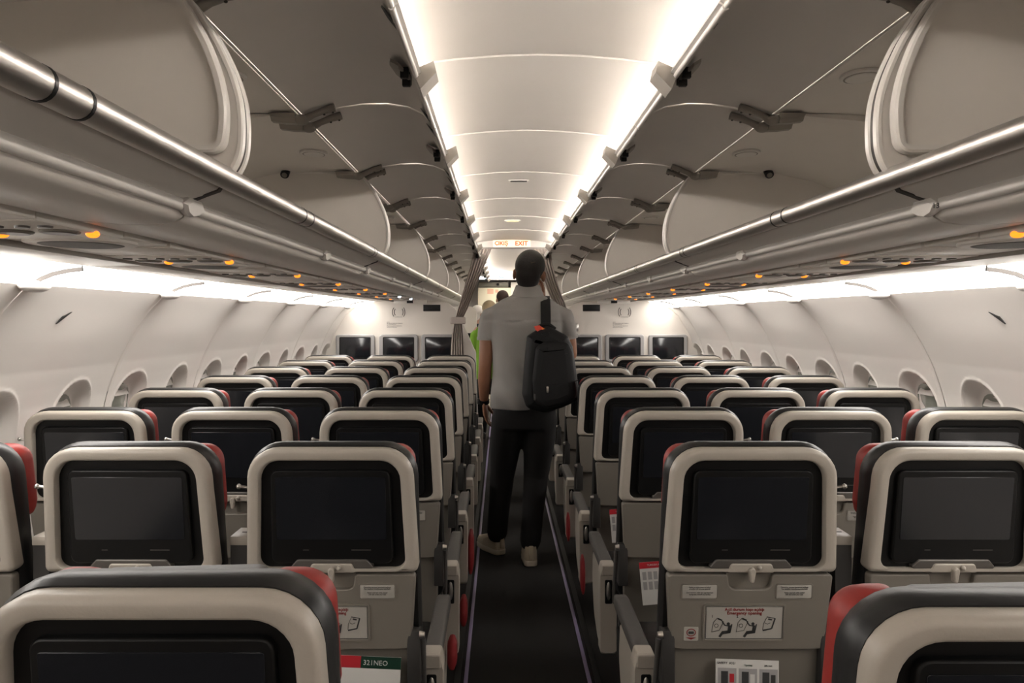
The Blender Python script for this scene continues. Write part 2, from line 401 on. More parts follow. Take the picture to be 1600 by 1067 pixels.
def bin_unit(s, y0, near=False, first=False):
    L = BL
    root = empty('overhead_locker', (s*.9, y0, zz(.24)))
    off = (s*.9, zz(.24))
    def rel(pts): return [(s*a-off[0], zz(Z)-off[1]) for a, Z in pts]
    def sh(o): return o
    extrude_y('locker_floor', rel(VAL), .004, L-.004, 'valance', root)
    extrude_y('locker_ceiling', thick(rel(BCEIL), .016*s), .01, L-.01, 'bin', root)
    # end panels with bevelled pale rims
    D = smooth_div(DIV)
    for ya, yb in ((.010, .023), (L-.023, L-.010)):
        P = rel(D)
        bm = bmesh.new(); add_loft(bm, [xz(inset(P, .003), yb), xz(inset(P, .003), ya)]); ep = bm_to('end_panel', bm, 'bin', root)
        bm = bmesh.new(); add_loft(bm, [xz(inset(P, .010), yb+.001), xz(inset(P, .002), yb+.002), xz(inset(P, -.001), yb), xz(inset(P, -.001), ya), xz(inset(P, .002), ya-.003), xz(inset(P, .008), ya-.003), xz(inset(P, .010), ya+.001)], False, False)
        bm_to('rim', bm, 'rim', ep, 30)
    G = rel(D); bm = bmesh.new(); add_loft(bm, [xz(inset(G, .002), -.0075), xz(inset(G, .002), .0075)]); bm_to('gasket', bm, 'gasket', root)
    bm = bmesh.new(); gv = rel([(.620, .248), (.630, .2335), (.654, .225), (.682, .214), (.690, .20)]); add_loft(bm, [xz(thick(gv, .006*s), -.008), xz(thick(gv, .006*s), .008)]); bm_to('joint_seal', bm, 'gasket', root)
    # doors, raised
    for k in range(2):
        da, db = k*L/2+.004, (k+1)*L/2-.004
        prof = thick(rel(DOOR), -.016*s)
        bm = bmesh.new(); add_loft(bm, [xz(prof, da), xz(prof, db)]); dr = bm_to('door', bm, 'door', root)
        tip = rel([(.312, .578)])[0]
        tube('door_edge', [(tip[0]-s*.001, da, tip[1]), (tip[0]-s*.001, db, tip[1])], .007, 'rim', dr, 8)
        bm = bmesh.new(); e = rel([(a-.0, Z-.0) for a, Z in DOOR[1:]]); add_loft(bm, [xz(thick(e, .004*-s), da-.003), xz([(p[0], p[1]-.003) for p in thick(e, .005*-s)], da), xz(thick(e, .004*-s), da+.004)]); bm_to('door_lip', bm, 'rim', dr)
        # central latch: dark hooks + pale housing
        ym = (da+db)/2
        t = rel([(.345, .600)])[0]
        bm = bmesh.new()
        P = [(0, -.035), (.02, -.028), (.028, 0), (.02, .03), (0, .038), (-.02, .02), (-.024, -.01)]
        lt = rel([(.352, .606)])[0]
        def tr(px, py, h): return (lt[0]+s*px, ym+py*1.6, lt[1]+px*.7-h)
        add_loft(bm, [[tr(px, py, 0) for px, py in P], [tr(px, py, .008) for px, py in P], [tr(px*.8, py*.85, .012) for px, py in P]]); la = bm_to('latch', bm, 'bracket', dr, 30)
        for dy, dz_ in ((-.03, .02), (.012, .028), (.035, .018)):
            bm = bmesh.new(); add_box(bm, lt[0]-.010-s*.012, lt[0]+.010-s*.012, ym+dy-.008, ym+dy+.008, lt[1]-.010-dz_, lt[1]-.004, .002); bm_to('hook', bm, 'black', la)
        hp = rel([(.318, .59), (.268, .612), (.262, .585), (.300, .545)])
        bm = bmesh.new(); add_loft(bm, [xz(hp, ym-.05), xz([(p[0], p[1]) for p in hp], ym+.03), xz([((p[0]+hp[0][0])/2, (p[1]+hp[0][1])/2) for p in hp], ym+.055)]); bm_to('latch_housing', bm, 'bracket', la, 20)
        for yy in (da+.09, db-.09):
            c = rel([(.328, .594)])[0]
            bm = bmesh.new(); P = [(-.012, -.022), (.010, -.028), (.016, .0), (.010, .028), (-.012, .016)]
            add_loft(bm, [[(c[0]+s*px, yy+py, c[1]+px*1.1) for px, py in P], [(c[0]+s*px*.8-s*.004, yy+py*.8, c[1]+px*1.1-.010) for px, py in P]]); bm_to('edge_clip', bm, 'black', dr, 20)
        # hinges
        for yy in (da+.045, db-.045):
            hb = empty('hinge'); hb.parent = root
            h = rel([(.70, .598)])[0]
            P = [(.016, 0), (.05, .001), (.088, .006), (.094, .016), (.016, .016)]
            bm = bmesh.new(); add_loft(bm, [xz([(h[0]+s*px, h[1]-.004+pz-.006) for px, pz in P], yy-.024), xz([(h[0]+s*px, h[1]-.010+pz-.012*(1 if pz < .01 else 0)) for px, pz in P], yy-.012), xz([(h[0]+s*px, h[1]-.010+pz-.012*(1 if pz < .01 else 0)) for px, pz in P], yy+.012), xz([(h[0]+s*px, h[1]-.004+pz-.006) for px, pz in P], yy+.024)]); bm_to('hinge_base', bm, 'bracket', hb)
            bm = bmesh.new(); add_ell(bm, (h[0]+s*.002, yy, h[1]-.010), (.024, .022, .016), 14, 8); bm_to('knuckle', bm, 'bracket', hb, 60)
            tube('arm', [(h[0]-s*.008, yy, h[1]-.008), (h[0]-s*.035, yy, h[1]+.006), (h[0]-s*.065, yy, h[1]+.018), (h[0]-s*.098, yy, h[1]+.027)], [.013, .010, .011, .013], 'bracket', hb, 10)
            for q in (.066, .092): ell('screw', (h[0]-s*q, yy, h[1]-.010+q*.25), (.004, .004, .003), 'gasket', hb, 8, 6)
        # oval recess lamp in the locker ceiling, one per door
        c = rel([(.80, .609)])[0]
        lo = disc('oval_light', (c[0], (da+db)/2+.06), .050, .062, c[1]-.006, c[1]+.002, 'rim', root, 24)
        disc('lens', (c[0], (da+db)/2+.06), .043, .055, c[1]-.0065, c[1]-.004, 'bracket', lo, 24); disc('lens_cap', (c[0], (da+db)/2+.06), .037, .048, c[1]-.008, c[1]-.004, 'rim', lo, 24)
        c = rel([(1.0, .60)])[0]
        kn = tube('bumper', [(c[0], db-.05, c[1]+.01), (c[0], db-.075, c[1]-.012)], [.018, .018], 'black', root, 16)
        tube('bumper_face', [(c[0], db-.07, c[1]-.008), (c[0], db-.078, c[1]-.0145)], [.011, .011], 'tray', kn, 12)
        # shallow rib on the locker ceiling at the middle joint
        if k == 0:
            rb = rel([(.76, .608), (1.0, .585), (1.3, .49), (1.3, .53), (1.0, .612)])
            extrude_y('centre_rib', rb, db-.03, db+.03, 'bin', root)
    # hinge bead
    h = rel([(.704, .604)])[0]
    tube('hinge_bead', [(h[0], .006, h[1]-.001), (h[0], L-.006, h[1]-.001)], .0035, 'rim', root, 8)
    return root
inner_pts = [(.70, .60), (.669, .562), (.632, .495), (.609, .434), (.599, .381), (.600, .342), (.606, .297), (.69, .297), (1.40, .297), (1.44, .40), (1.36, .49), (1.1, .575)]
units = {}
ORD = ['first', 'second', 'third', 'fourth', 'fifth', 'sixth', 'seventh', 'eighth', 'ninth']
for s, nm in SIDES:
    proto = None
    for k in range(-1, 6):
        y = B0+BL*k
        if proto is None: u = bin_unit(s, y); proto = u
        else: u = copy_tree(proto); u.location.y = y
        pos = ['nearest to the camera, half out of frame', 'second from the camera', 'third from the camera', 'fourth from the camera', 'just before the curtain', 'beyond the curtain', 'farthest, near the galley'][k+1]
        tag(u, 'open beige overhead locker in the %s row, %s' % (nm, pos), 'overhead locker', 'open lockers in the %s row' % nm)
        units[(s, k)] = u
    # inner plate and panel seen on the near face of the closest joint
    P = [(s*a-s*.9, Z-.24) for a, Z in roundpoly(inner_pts, [.02, .3, .3, .3, .3, .2, .028, .01, .03, .05, .05, .05], 6)]
    u = units[(s, -1)]
    L = BL-.030
    bm = bmesh.new(); loops = [xz(P, L-.001), xz(inset(P, .003), L-.012)]
    add_loft(bm, loops); ip = bm_to('inner_plate', bm, 'bin', u)
    bm = bmesh.new(); add_loft(bm, [xz(inset(P, .013), L-.010), xz(inset(P, .012), L-.026), xz(inset(P, .003), L-.026), xz(inset(P, -.001), L-.022), xz(inset(P, -.001), L-.002)], False, False); bm_to('plate_rim', bm, 'rim', ip, 30)
# silver hand rails
for s, nm in SIDES:
    r = tube('hand_rail', [(s*.612, Y0, zz(.256)), (s*.612, 13.2, zz(.256))], .0205, 'metal', None, 20)
    tag(r, 'polished silver tube rail along the lower edge of the %s lockers' % nm, 'rail')
    for yj in ([.90, .985] if s < 0 else [])+[2.06, 2.14, 3.17, 3.23, 4.27, 4.33, 5.4, 5.46, 6.5, 6.56]:
        tube('rail_joint', [(s*.612, yj-.0035, zz(.256)), (s*.612, yj+.0035, zz(.256))], .0212, 'black', r, 20)
    # pale lower rail with seat number clips
    g = tube('grip_rail', [(s*.690, Y0, zz(.206)), (s*.690, 13.0, zz(.206))], .0115, 'rim', None, 14)
    tag(g, 'thin beige grip rail under the %s lockers with row number clips' % nm, 'rail')
    for i, yc in enumerate([1.53, 2.70, 3.54, 4.37, 5.20, 6.03, 6.86, 7.6]):
        bm = bmesh.new()
        P = [(-.050, .004), (-.03, -.010), (0, -.016), (.03, -.010), (.050, .004), (.03, .016), (-.03, .016)]
        T = lambda px, pz, h: (s*(.690-.012*h)+s*(-pz)*.35-s*.004, yc+px, zz(.206)+pz-.002-.004*h)
        add_loft(bm, [[T(px*1.0, pz, -.5) for px, pz in P], [T(px, pz, .6) for px, pz in P], [T(px*.8, pz*.75, 1.1) for px, pz in P]])
        c = bm_to('number_clip', bm, 'rim', g, 30)
        if i == 0:
            text('13', .014, 'ink', c, s*.672-(.03 if s < 0 else -.0), yc-.052, zz(.196), 'lettering')
# passenger service units
SEP = {0, 1, 3, 5}
def psu(s, y, spk, white, label):
    u = empty('service_unit', (s*1.05, y, zz(.166))); tag(u, label, 'service panel', 'service units under the lockers')
    box('plate', -.143, .143, -.20, .13, 0, .018, 'psu', u, .004)
    for j, a in enumerate((1.135, 1.045, .955)):
        x = s*a-s*1.05
        d = disc('reading_light', (x, -.035), .036, .040, -.004, .004, 'tray', u, 20); disc('lamp_face', (x, -.035), .031, .035, -.0055, 0, 'psu_dark', d, 20)
        for q in (-.020, .022):
            b = disc('air_nozzle' if q > 0 else 'call_button', (x+q, -.125), .013, .013, -.004, .004, 'psu_dark', u, 12)
    for a in (1.095, .915):
        x = s*a-s*1.05; wl = white and a < 1
        o = ell('indicator_lamp', (x, .012, -.001), (.013, .014, .008), 'whitelamp' if wl else 'amber', u, 12, 8)
    if spk:
        p = disc('speaker_bezel', (0, .235), .115, .125, -.003, .010, 'psu', u, 30)
        disc('speaker_grille', (0, .235), .088, .098, -.0045, .006, 'grille', p, 30)
    box('infill_plate', -.140, .140, .14, .365, .005 if spk else .002, .018, 'psu', u, .003)
    return u
for s, nm in SIDES:
    for i in range(8):
        y = 1.62+.82*i if i else 1.62
        psu(s, y, i in SEP, (i >= 6 and s < 0), 'service panel with reading lights and amber lamps, %s from the camera on the %s side' % (ORD[i] if i else 'nearest', nm))
        if i in SEP: pass
    for i in range(9):
        box('infill_panel', *sorted((s*.905, s*1.19)), 1.62+.82*i-.82+.37, 1.62+.82*i-.205, zz(.168), zz(.184), 'psu', bpy.data.objects['trim_%d' % (7 if s < 0 else 8)], .003)
# sidewall triangle marks
for s, nm in SIDES:
    o = empty('marker', (s*1.712, 3.0, zz(-.002)), 'small dark slanted triangle marker on the %s sidewall' % nm, 'marker')
    bm = bmesh.new(); Q = [(-.02, -.022), (.028, .022), (.0, .010), (-.014, .006)]
    nx, nzz = -.5, -.0
    add_loft(bm, [[(s*(-pz*.72+.002-.012), px, pz) for px, pz in Q], [(s*(-pz*.72-.0-.016), px, pz) for px, pz in Q]]); bm_to('triangle', bm, 'ink', o, 0)
# ================================================================== SEATS
LEAN = lambda z: (1.138-z)*.13
def slab(name, pts, y0, y1, m, parent, bev=.003, lean=LEAN): return plate(name, pts, y0, y1, m, parent, bev, lean)
def put_text(body, size, m, parent, x, y, z, sx=1.0, align='CENTER', spacing=1.0, bold=0):
    o = text(body, size, m, parent, x, y+LEAN(z), z, 'lettering', align, sx, spacing=spacing, bold=bold); o.rotation_euler = (pi/2+math.atan(.13), 0, 0); return o
SHO = [(-.222, .812), (.222, .812), (.208, 1.138), (-.208, 1.138)]
SHI = [(-.190, .822), (.190, .822), (.177, 1.107), (-.177, 1.107)]
def make_seat(aisle=0, armrest=0, outb=-1):
    """aisle: +1/-1 side of the aisle armrest or 0; armrest: side on which a stowed middle armrest stands"""
    s = empty('airline_seat')
    O = roundpoly(SHO, [.016, .016, .078, .078], 7); I = roundpoly(SHI, [.028, .028, .052, .052], 7)
    loops = [xz(O, .055, LEAN), xz(O, .014, LEAN), xz(inset(O, .002), .006, LEAN), xz(inset(O, .007), .001, LEAN), xz(inset(O, .012), 0, LEAN), xz(inset(I, -.006), 0, LEAN), xz(inset(I, -.002), .002, LEAN), xz(I, .007, LEAN), xz(I, .03, LEAN)]
    bm = bmesh.new(); add_loft(bm, loops, False, False); bm_to('back_shell', bm, 'shell', s)
    bz = slab('screen_surround', inset(I, -.002), .0265, .05, 'black', s, .0)
    A = roundpoly([(-.158, .834), (.158, .834), (.152, 1.081), (-.152, 1.081)], [.02, .02, .018, .018], 4)
    slab('screen_housing', A, .012, .03, 'black', s, .004)
    G = roundpoly([(-.141, .898), (.141, .898), (.141, 1.063), (-.141, 1.063)], .004, 2)
    slab('screen', G, .0105, .02, 'screen', s, .0006)
    T = roundpoly([(-.112, .8215), (.112, .8215), (.090, .846), (-.090, .846)], [.005, .005, .008, .008], 3)
    slab('silver_bezel', T, .006, .03, 'tab', s, .003)
    for x0, x1 in ((-.075, -.060), (.05, .10)):
        slab('status_light', [(x0, .8695), (x1, .8695), (x1, .8715), (x0, .8715)], .0112, .02, 'tab', s, 0)
    C = roundpoly([(-.062, .812), (.062, .812), (.052, .836), (-.052, .836)], [.005, .005, .008, .008], 3)
    lt = slab('latch_tab', C, .001, .03, 'shell', s, .003)
    bm = bmesh.new(); P = roundpoly([(-.005, .789), (.005, .789), (.0095, .828), (-.0095, .828)], [.004, .004, .008, .008], 3)
    add_loft(bm, [xz(P, .004, LEAN), xz(P, -.010, LEAN), xz(inset(P, .003), -.013, LEAN)]); bm_to('latch', bm, 'shell', lt)
    ell('coat_hook', (.019, -.004+LEAN(.827), .827), (.0062, .008, .0062), 'shell', lt, 10, 8)
    # tray table with a finger notch
    N = [(-.214, .806), (-.058, .806), (-.052, .766), (.052, .766), (.058, .806), (.214, .806), (.200, .604), (.168, .600), (-.168, .600), (-.200, .604)]
    NP = roundpoly(N, [.010, .008, .018, .018, .008, .010, .010, .008, .008, .010], 4)
    ty = slab('tray_table', NP, .008, .045, 'tray', s, .004)
    slab('finger_recess', roundpoly([(-.056, .76), (.056, .76), (.060, .808), (-.060, .808)], [.02, .02, .005, .005], 3), .024, .04, 'tray', s, .003)
    for sg in (-1, 1):
        h = box('tray_hinge', *sorted((sg*.190, sg*.224)), .055+LEAN(.6)-.052, .055+LEAN(.6)+.0, .50, .652, 'dgrey', s, .004)
        tube('hinge_pin', [(sg*.222, LEAN(.64)+.012, .640), (sg*.236, LEAN(.64)+.012, .640)], [.011, .008], 'steel', h, 12)
        tube('tray_arm', [(sg*.229, LEAN(.62)+.02, .63), (sg*.226, LEAN(.5)+.06, .50), (sg*.222, LEAN(.4)+.10, .40)], [.009, .009, .008], 'grey', s, 8)
    # seat pocket
    K = roundpoly([(-.196, .27), (.196, .27), (.205, .60), (-.205, .60)], [.03, .03, .008, .008], 3)
    slab('seat_pocket', K, .028, .06, 'tray', s, .005)
    # cushion leather wrapping round the shell
    B = roundpoly([(-.228, .42), (.228, .42), (.218, 1.148), (-.218, 1.148)], [.07, .07, .088, .088], 7)
    bm = bmesh.new(); add_loft(bm, [xz(inset(B, .03), .045, LEAN), xz(inset(B, .007), .038, LEAN), xz(inset(B, .001), .05, LEAN), xz(B, .07, LEAN), xz(inset(B, .004), .10, LEAN), xz(inset(B, .022), .128, LEAN), xz(inset(B, .06), .14, LEAN)]); bm_to('backrest', bm, 'leather', s, 60)
    HR = roundpoly([(-.12, .93), (.12, .93), (.12, 1.138), (-.12, 1.132)], [.02, .02, .02, .02], 3)
    bm = bmesh.new(); add_loft(bm, [xz(inset(HR, .01), .06, LEAN), xz(HR, .075, LEAN), xz(HR, .14, LEAN), xz(inset(HR, .02), .165, LEAN)]); bm_to('headrest', bm, 'leather', s, 60)
    for sg in (-1, 1):
        Wp = [(sg*.115, .93), (sg*.198, .93), (sg*.208, .97), (sg*.203, 1.130), (sg*.115, 1.131)]
        Wp = roundpoly(Wp, [.024, .03, .02, .094, .024], 6)
        bm = bmesh.new(); add_loft(bm, [xz(inset(Wp, .012), .10, LEAN), xz(inset(Wp, .004), .112, LEAN), xz(Wp, .125, LEAN), xz(Wp, .150, LEAN), xz(inset(Wp, .008), .170, LEAN), xz(inset(Wp, .02), .18, LEAN)]); o = bm_to('headrest_wing', bm, 'red', s, 60); o['label'] = 'red headrest side'
    # seat cushion, pan, legs
    box('seat_cushion', -.225, .225, .20, .66, .36, .47, 'leather', s, .03, 3)
    box('seat_pan', -.21, .21, .16, .62, .31, .365, 'frame', s, .01)
    for sx in (-.12, .12):
        tube('leg', [(sx, .22, .32), (sx, .17, .012)], [.018, .022], 'frame', s, 8); tube('leg', [(sx, .56, .32), (sx, .60, .012)], [.018, .022], 'frame', s, 8)
    # coat pin on the outboard side
    pn = tube('side_pin', [(outb*.205, .03+LEAN(1.03), 1.03), (outb*.236, .025+LEAN(1.03), 1.036)], [.004, .004], 'steel', s, 8)
    ell('pin_head', (outb*.238, .025+LEAN(1.03), 1.036), (.007, .007, .007), 'steel', pn, 10, 8)
    if aisle:
        x = aisle*.243
        bm = bmesh.new(); P = roundpoly([(-.026, .497), (.026, .497), (.024, .535), (-.024, .535)], .009, 3)
        Lp = lambda y, k, dz: [(x+p[0]*k, y, (p[1]-.516)*k+.516+dz) for p in P]
        add_loft(bm, [Lp(.262, .95, 0), Lp(.27, 1, 0), Lp(.66, 1.0, .004), Lp(.70, .9, .004), Lp(.712, .6, .0)]); bm_to('armrest_pad', bm, 'grey', s)
        bm = bmesh.new(); P2 = roundpoly([(-.031, .20), (.031, .20), (.033, .50), (.024, .537), (-.024, .537), (-.033, .50)], [.012, .012, .01, .008, .008, .01], 3)
        Q2 = lambda k, y: [(x+p[0]*k, y, .36+(p[1]-.36)*k) for p in P2]
        add_loft(bm, [Q2(.97, .275), Q2(1, .27), Q2(1, .212), Q2(.95, .204)])
        ap = bm_to('armrest_post', bm, 'shell', s)
        plate('button_slot', roundpoly([(x-.014, .392), (x+.014, .392), (x+.014, .482), (x-.014, .482)], .005, 3), .2025, .21, 'black', ap, .001)
        bt = ell('recline_button', (x, .2045, .44), (.0105, .008, .036), 'steel', ap, 12, 10)
        plate('armrest_cap', roundpoly([(x-.026, .499), (x+.026, .499), (x+.0245, .5365), (x-.0245, .5365)], .004, 2), .198, .215, 'shell', ap, .003)
        # rounded side panel under the armrest
        Y = roundpoly([(.265, .21), (.42, .17), (.56, .23), (.63, .36), (.60, .485), (.265, .485)], [.04, .1, .08, .1, .03, .01], 4)
        bm = bmesh.new(); F = lambda pts, xx: [(xx, p[0], p[1]) for p in pts]
        add_loft(bm, [F(Y, x-.014), F(Y, x+aisle*.0+.010), F(inset(Y, .006), x+.016)] if aisle > 0 else [F(Y, x+.014), F(Y, x-.010), F(inset(Y, .006), x-.016)]); bm_to('side_panel', bm, 'shell', s)
    if armrest:
        x = armrest*.262
        bm = bmesh.new(); P = roundpoly([(x-.024, .45), (x+.024, .45), (x+.024, .888), (x-.024, .888)], .004, 2)
        add_loft(bm, [xz(P, .19), xz(P, .105), xz(inset(P, .003), .10)]); mr = bm_to('stowed_armrest', bm, 'dgrey', s)
        box('armrest_cap', x-.0245, x+.0245, .098, .192, .868, .892, 'shell', mr, .003)
        box('cap_mark', x-.004, x+.012, .14, .144, .892, .893, 'ink', mr)
    return s
def small_placard(s, x, lines, z0=.742, z1=.778, w_=.045):
    P = roundpoly([(x-w_, z0), (x+w_, z0), (x+w_, z1), (x-w_, z1)], .002, 1)
    p = slab('placard', P, .0068, .012, 'placard', s, .0008)
    bm = bmesh.new(); add_loft(bm, [xz(inset(P, -.0035), .0085, LEAN), xz(inset(P, -.003), .006, LEAN), xz(inset(P, -.0005), .006, LEAN), xz(inset(P, .0), .0085, LEAN)], False, False); bm_to('placard_rim', bm, 'tray', p)
    if lines: put_text('\n'.join(lines), .0068, 'ink', p, x, .0066, z1-.0095, .98, spacing=.9)
    return p
TXT_R = ['Otururken emniyet kemerinizi ba\u011flay\u0131n', 'Can yele\u011finiz koltu\u011funuzun alt\u0131ndad\u0131r', '', 'Fasten seat belt while seated', 'Life vest under your seat']
TXT_L = ['Kalk\u0131\u015f ve ini\u015fte masa ve koltuk', 'arkal\u0131\u011f\u0131n\u0131 dik konuma getiriniz', '', 'Stow monitor, table and foot footrest', 'during taxi, takeoff and landing']
TXT_L[3] = 'Stow monitor, table and seat backrest'
def pictogram(p, x, z, mir=1):
    """person operating a door: line art as thin flat shapes"""
    Y = .0060
    def strip(pts, wd, m='ink', nm='drawing'):
        bm = bmesh.new()
        for (x0, z0), (x1, z1) in zip(pts, pts[1:]):
            d = Vector((x1-x0, z1-z0)).normalized(); n = Vector((-d.y, d.x))*wd/2; e = d*wd*.35
            q = [(x0-e.x+n.x, z0-e.y+n.y), (x1+e.x+n.x, z1+e.y+n.y), (x1+e.x-n.x, z1+e.y-n.y), (x0-e.x-n.x, z0-e.y-n.y)]
            add_loft(bm, [[(x+a*mir, Y+LEAN(z+b), z+b) for a, b in q], [(x+a*mir, Y-.0004+LEAN(z+b), z+b) for a, b in q]])
        return bm_to(nm, bm, m, p, 0)
    def dot(cx_, cz_, r, m='ink', ring=False):
        C = [(cx_+r*cos(2*pi*k/14), cz_+r*sin(2*pi*k/14)) for k in range(15)]
        if ring: return strip(C, .0012, m)
        bm = bmesh.new(); add_loft(bm, [[(x+a*mir, Y+LEAN(z+b), z+b) for a, b in C[:14]], [(x+a*mir, Y-.0005+LEAN(z+b), z+b) for a, b in C[:14]]]); bm_to('drawing', bm, m, p, 0)
    strip([(-.012, .022), (-.022, .010), (-.026, -.016), (-.006, -.012), (.004, .012), (-.012, .022)], .0011)
    strip([(-.010, .020), (-.001, .016)], .004)
    dot(-.014, .001, .0048, ring=True)
    dot(.017, .006, .0042)
    strip([(.020, .0), (.018, -.015), (.003, -.017), (-.004, -.028)], .0065)
    strip([(.026, .004), (.022, -.018), (.004, -.021)], .003)
    strip([(.018, .0), (.008, .002), (.001, .012)], .003)
    return strip
def emergency_placard(s, xo=-.01):
    P = roundpoly([(xo-.104, .628), (xo+.104, .628), (xo+.104, .724), (xo-.104, .724)], .005, 2)
    p = slab('placard', inset(P, .003), .0066, .012, 'placard', s, .0008); p['label'] = 'emergency opening instruction placard'
    bm = bmesh.new(); add_loft(bm, [xz(inset(P, -.004), .009, LEAN), xz(inset(P, -.003), .0045, LEAN), xz(inset(P, .001), .0045, LEAN), xz(inset(P, .004), .009, LEAN)], False, False); bm_to('placard_rim', bm, 'tray', p)
    bm = bmesh.new(); add_loft(bm, [xz(inset(P, .004), .0066, LEAN), xz(inset(P, .004), .006, LEAN), xz(inset(P, .0052), .006, LEAN), xz(inset(P, .0052), .0066, LEAN)], False, False); bm_to('border', bm, 'ink', p)
    put_text('Acil durum kap\u0131 a\u00e7\u0131l\u0131\u015f\u0131', .0115, 'redink', p, xo, .0062, .7085, bold=.00015)
    put_text('Emergency opening', .0115, 'redink', p, xo, .0062, .6985, bold=.00015)
    put_text('1', .010, 'ink', p, xo-.083, .0062, .690); put_text('2', .010, 'ink', p, xo-.018, .0062, .690)
    pictogram(p, xo-.058, .667); st = pictogram(p, xo+.006, .667)
    st2 = pictogram
    Y = .0060
    def ln(pts, wd):
        bm = bmesh.new()
        for (x0, z0), (x1, z1) in zip(pts, pts[1:]):
            d = Vector((x1-x0, z1-z0)).normalized(); n = Vector((-d.y, d.x))*wd/2
            q = [(x0+n.x, z0+n.y), (x1+n.x, z1+n.y), (x1-n.x, z1-n.y), (x0-n.x, z0-n.y)]
            add_loft(bm, [[(xo+a, Y+LEAN(b), b) for a, b in q], [(xo+a, Y-.0004+LEAN(b), b) for a, b in q]])
        bm_to('drawing', bm, 'ink', p, 0)
    ln([(.058, .690), (.050, .672), (.049, .656)], .0012); ln([(.049, .655), (.072, .660)], .0035); ln([(.072, .660), (.080, .688)], .0035); ln([(.080, .688), (.058, .692)], .002); ln([(.062, .686), (.072, .684)], .004); ln([(.054, .676), (.060, .672), (.068, .676)], .0012)
    # small prohibition sticker
    Q = roundpoly([(-.168, .626), (-.130, .626), (-.130, .664), (-.168, .664)], .003, 2)
    q = slab('sticker', Q, .0066, .012, 'placard', s, .0006)
    cx_, cz_ = -.149, .649
    bm = bmesh.new(); O = [(cx_+.0125*cos(t*2*pi/20), cz_+.0105*sin(t*2*pi/20)) for t in range(20)]; add_loft(bm, [xz(O, .0066, LEAN), xz(O, .0059, LEAN), xz(inset(O, .0022), .0059, LEAN), xz(inset(O, .0022), .0066, LEAN)], False, False); bm_to('red_ring', bm, 'redink', q, 0)
    slab('luggage_symbol', roundpoly([(cx_-.007, cz_-.004), (cx_+.007, cz_-.004), (cx_+.007, cz_+.003), (cx_-.007, cz_+.003)], .001, 1), .0060, .0066, 'ink', q, 0)
    slab('arrow', [(cx_-.014, .6355), (cx_+.014, .6355), (cx_, .6295)], .0060, .0066, 'redink', q, 0)
XS = {'A': -1.585, 'B': -1.062, 'C': -.540, 'D': .540, 'E': 1.062, 'F': 1.585}
YR = {0: 1.0}
for k in range(1, 8): YR[k] = 2.08+.822*(k-1)
PROT = {}
def proto(key):
    if key not in PROT:
        PROT[key] = make_seat(*key); PROT[key]['used'] = 0
        small_placard(PROT[key], .115, None)
    p = PROT[key]
    if not p['used']: p['used'] = 1; return p
    return copy_tree(p)
KEYS = {'A': (0, 1, -1), 'B': (0, 1, -1), 'C': (1, 0, -1), 'D': (-1, 0, 1), 'E': (0, -1, 1), 'F': (0, -1, 1)}
POSN = {'A': 'left window seat', 'B': 'left middle seat', 'C': 'left aisle seat', 'D': 'right aisle seat', 'E': 'right middle seat', 'F': 'right window seat'}
ROWN = {0: 'in the nearest row at the photo bottom', 1: 'in the second row from the camera', 2: 'in the third row from the camera', 3: 'in the fourth row from the camera', 4: 'in the fifth row from the camera', 5: 'in the third row before the bulkhead', 6: 'in the last row but one before the bulkhead', 7: 'in the farthest row, directly before the bulkhead'}
SEAT = {}
for r in range(0, 8):
    for c in 'ABCDEF':
        if r == 0 and c not in 'CD': continue
        if r == 1 and c == 'F': continue
        st = proto(KEYS[c]) if r else (make_seat(1, 0, -1) if c == 'C' else make_seat(-1, 0, 1))
        y = YR[r]
        if r == 0 and c == 'D': y = .955
        st.location = (XS[c]+(random.uniform(-.003, .003)), y, 0)
        if r >= 1: st.rotation_euler.z = R(random.uniform(-.4, .4))
        if r == 0: st.scale.z =   .993 if c == 'C' else .985
        tag(st, 'beige-backed black %s with screen, %s' % (POSN[c], ROWN[r]), 'seat', 'economy seats')
        SEAT[(r, c)] = st
for key, p in PROT.items():
    if 'used' in p: del p['used']
for st in SEAT.values():
    if 'used' in st: del st['used']
# lettering on the nearer seats, and the door placards of the second row
for r in (1, 2, 3):
    for c in 'ABCDEF':
        if (r, c) not in SEAT: continue
        st = SEAT[(r, c)]
        p = [ch for ch in st.children if ch.name.startswith('placard')][0]
        put_text('\n'.join(TXT_R), .0052, 'ink', p, .115, .0066, .7705, .86, spacing=.95)
for c in 'CD':
    emergency_placard(SEAT[(1, c)], -.012)
    p = small_placard(SEAT[(1, c)], -.130, None); put_text('\n'.join(TXT_L), .0052, 'ink', p, -.130, .0066, .7705, .86, spacing=.95)
# cards in the pockets
def card(name, x, y, z, w_, h_, label, rot, kind):
    o = empty(name, (x, y, z), label, 'card'); o.rotation_euler = (-.10, rot, 0)
    b = box('sheet', 0, w_, 0, .002, -h_, 0, 'card', o)
    return o, b
st = SEAT[(1, 'D')].location
o, b = card('safety_card', st.x-.083, st.y+LEAN(.58)+.004, .578, .165, .16, 'white illustrated safety card in the pocket of the right aisle seat, second row', .035, 0)
for i in range(3):
    x0 = .006+i*.054
    box('picture_panel', x0, x0+.048, -.0006, .0006, -.075, -.022, 'monitor', b)
    box('picture', x0+.008, x0+.026, -.001, .0006, -.062, -.030, 'ink', b)
    box('picture', x0+.030, x0+.042, -.001, .0006, -.058, -.036, ('cardred', 'card', 'dgrey')[i], b)
text('SAFETY  A321', .008, 'ink', b, .028, -.0008, -.012); text('Opening', .006, 'cardgreen', b, .085, -.0008, -.015); text('Life vest', .006, 'ink', b, .137, -.0008, -.015)
st = SEAT[(1, 'C')].location
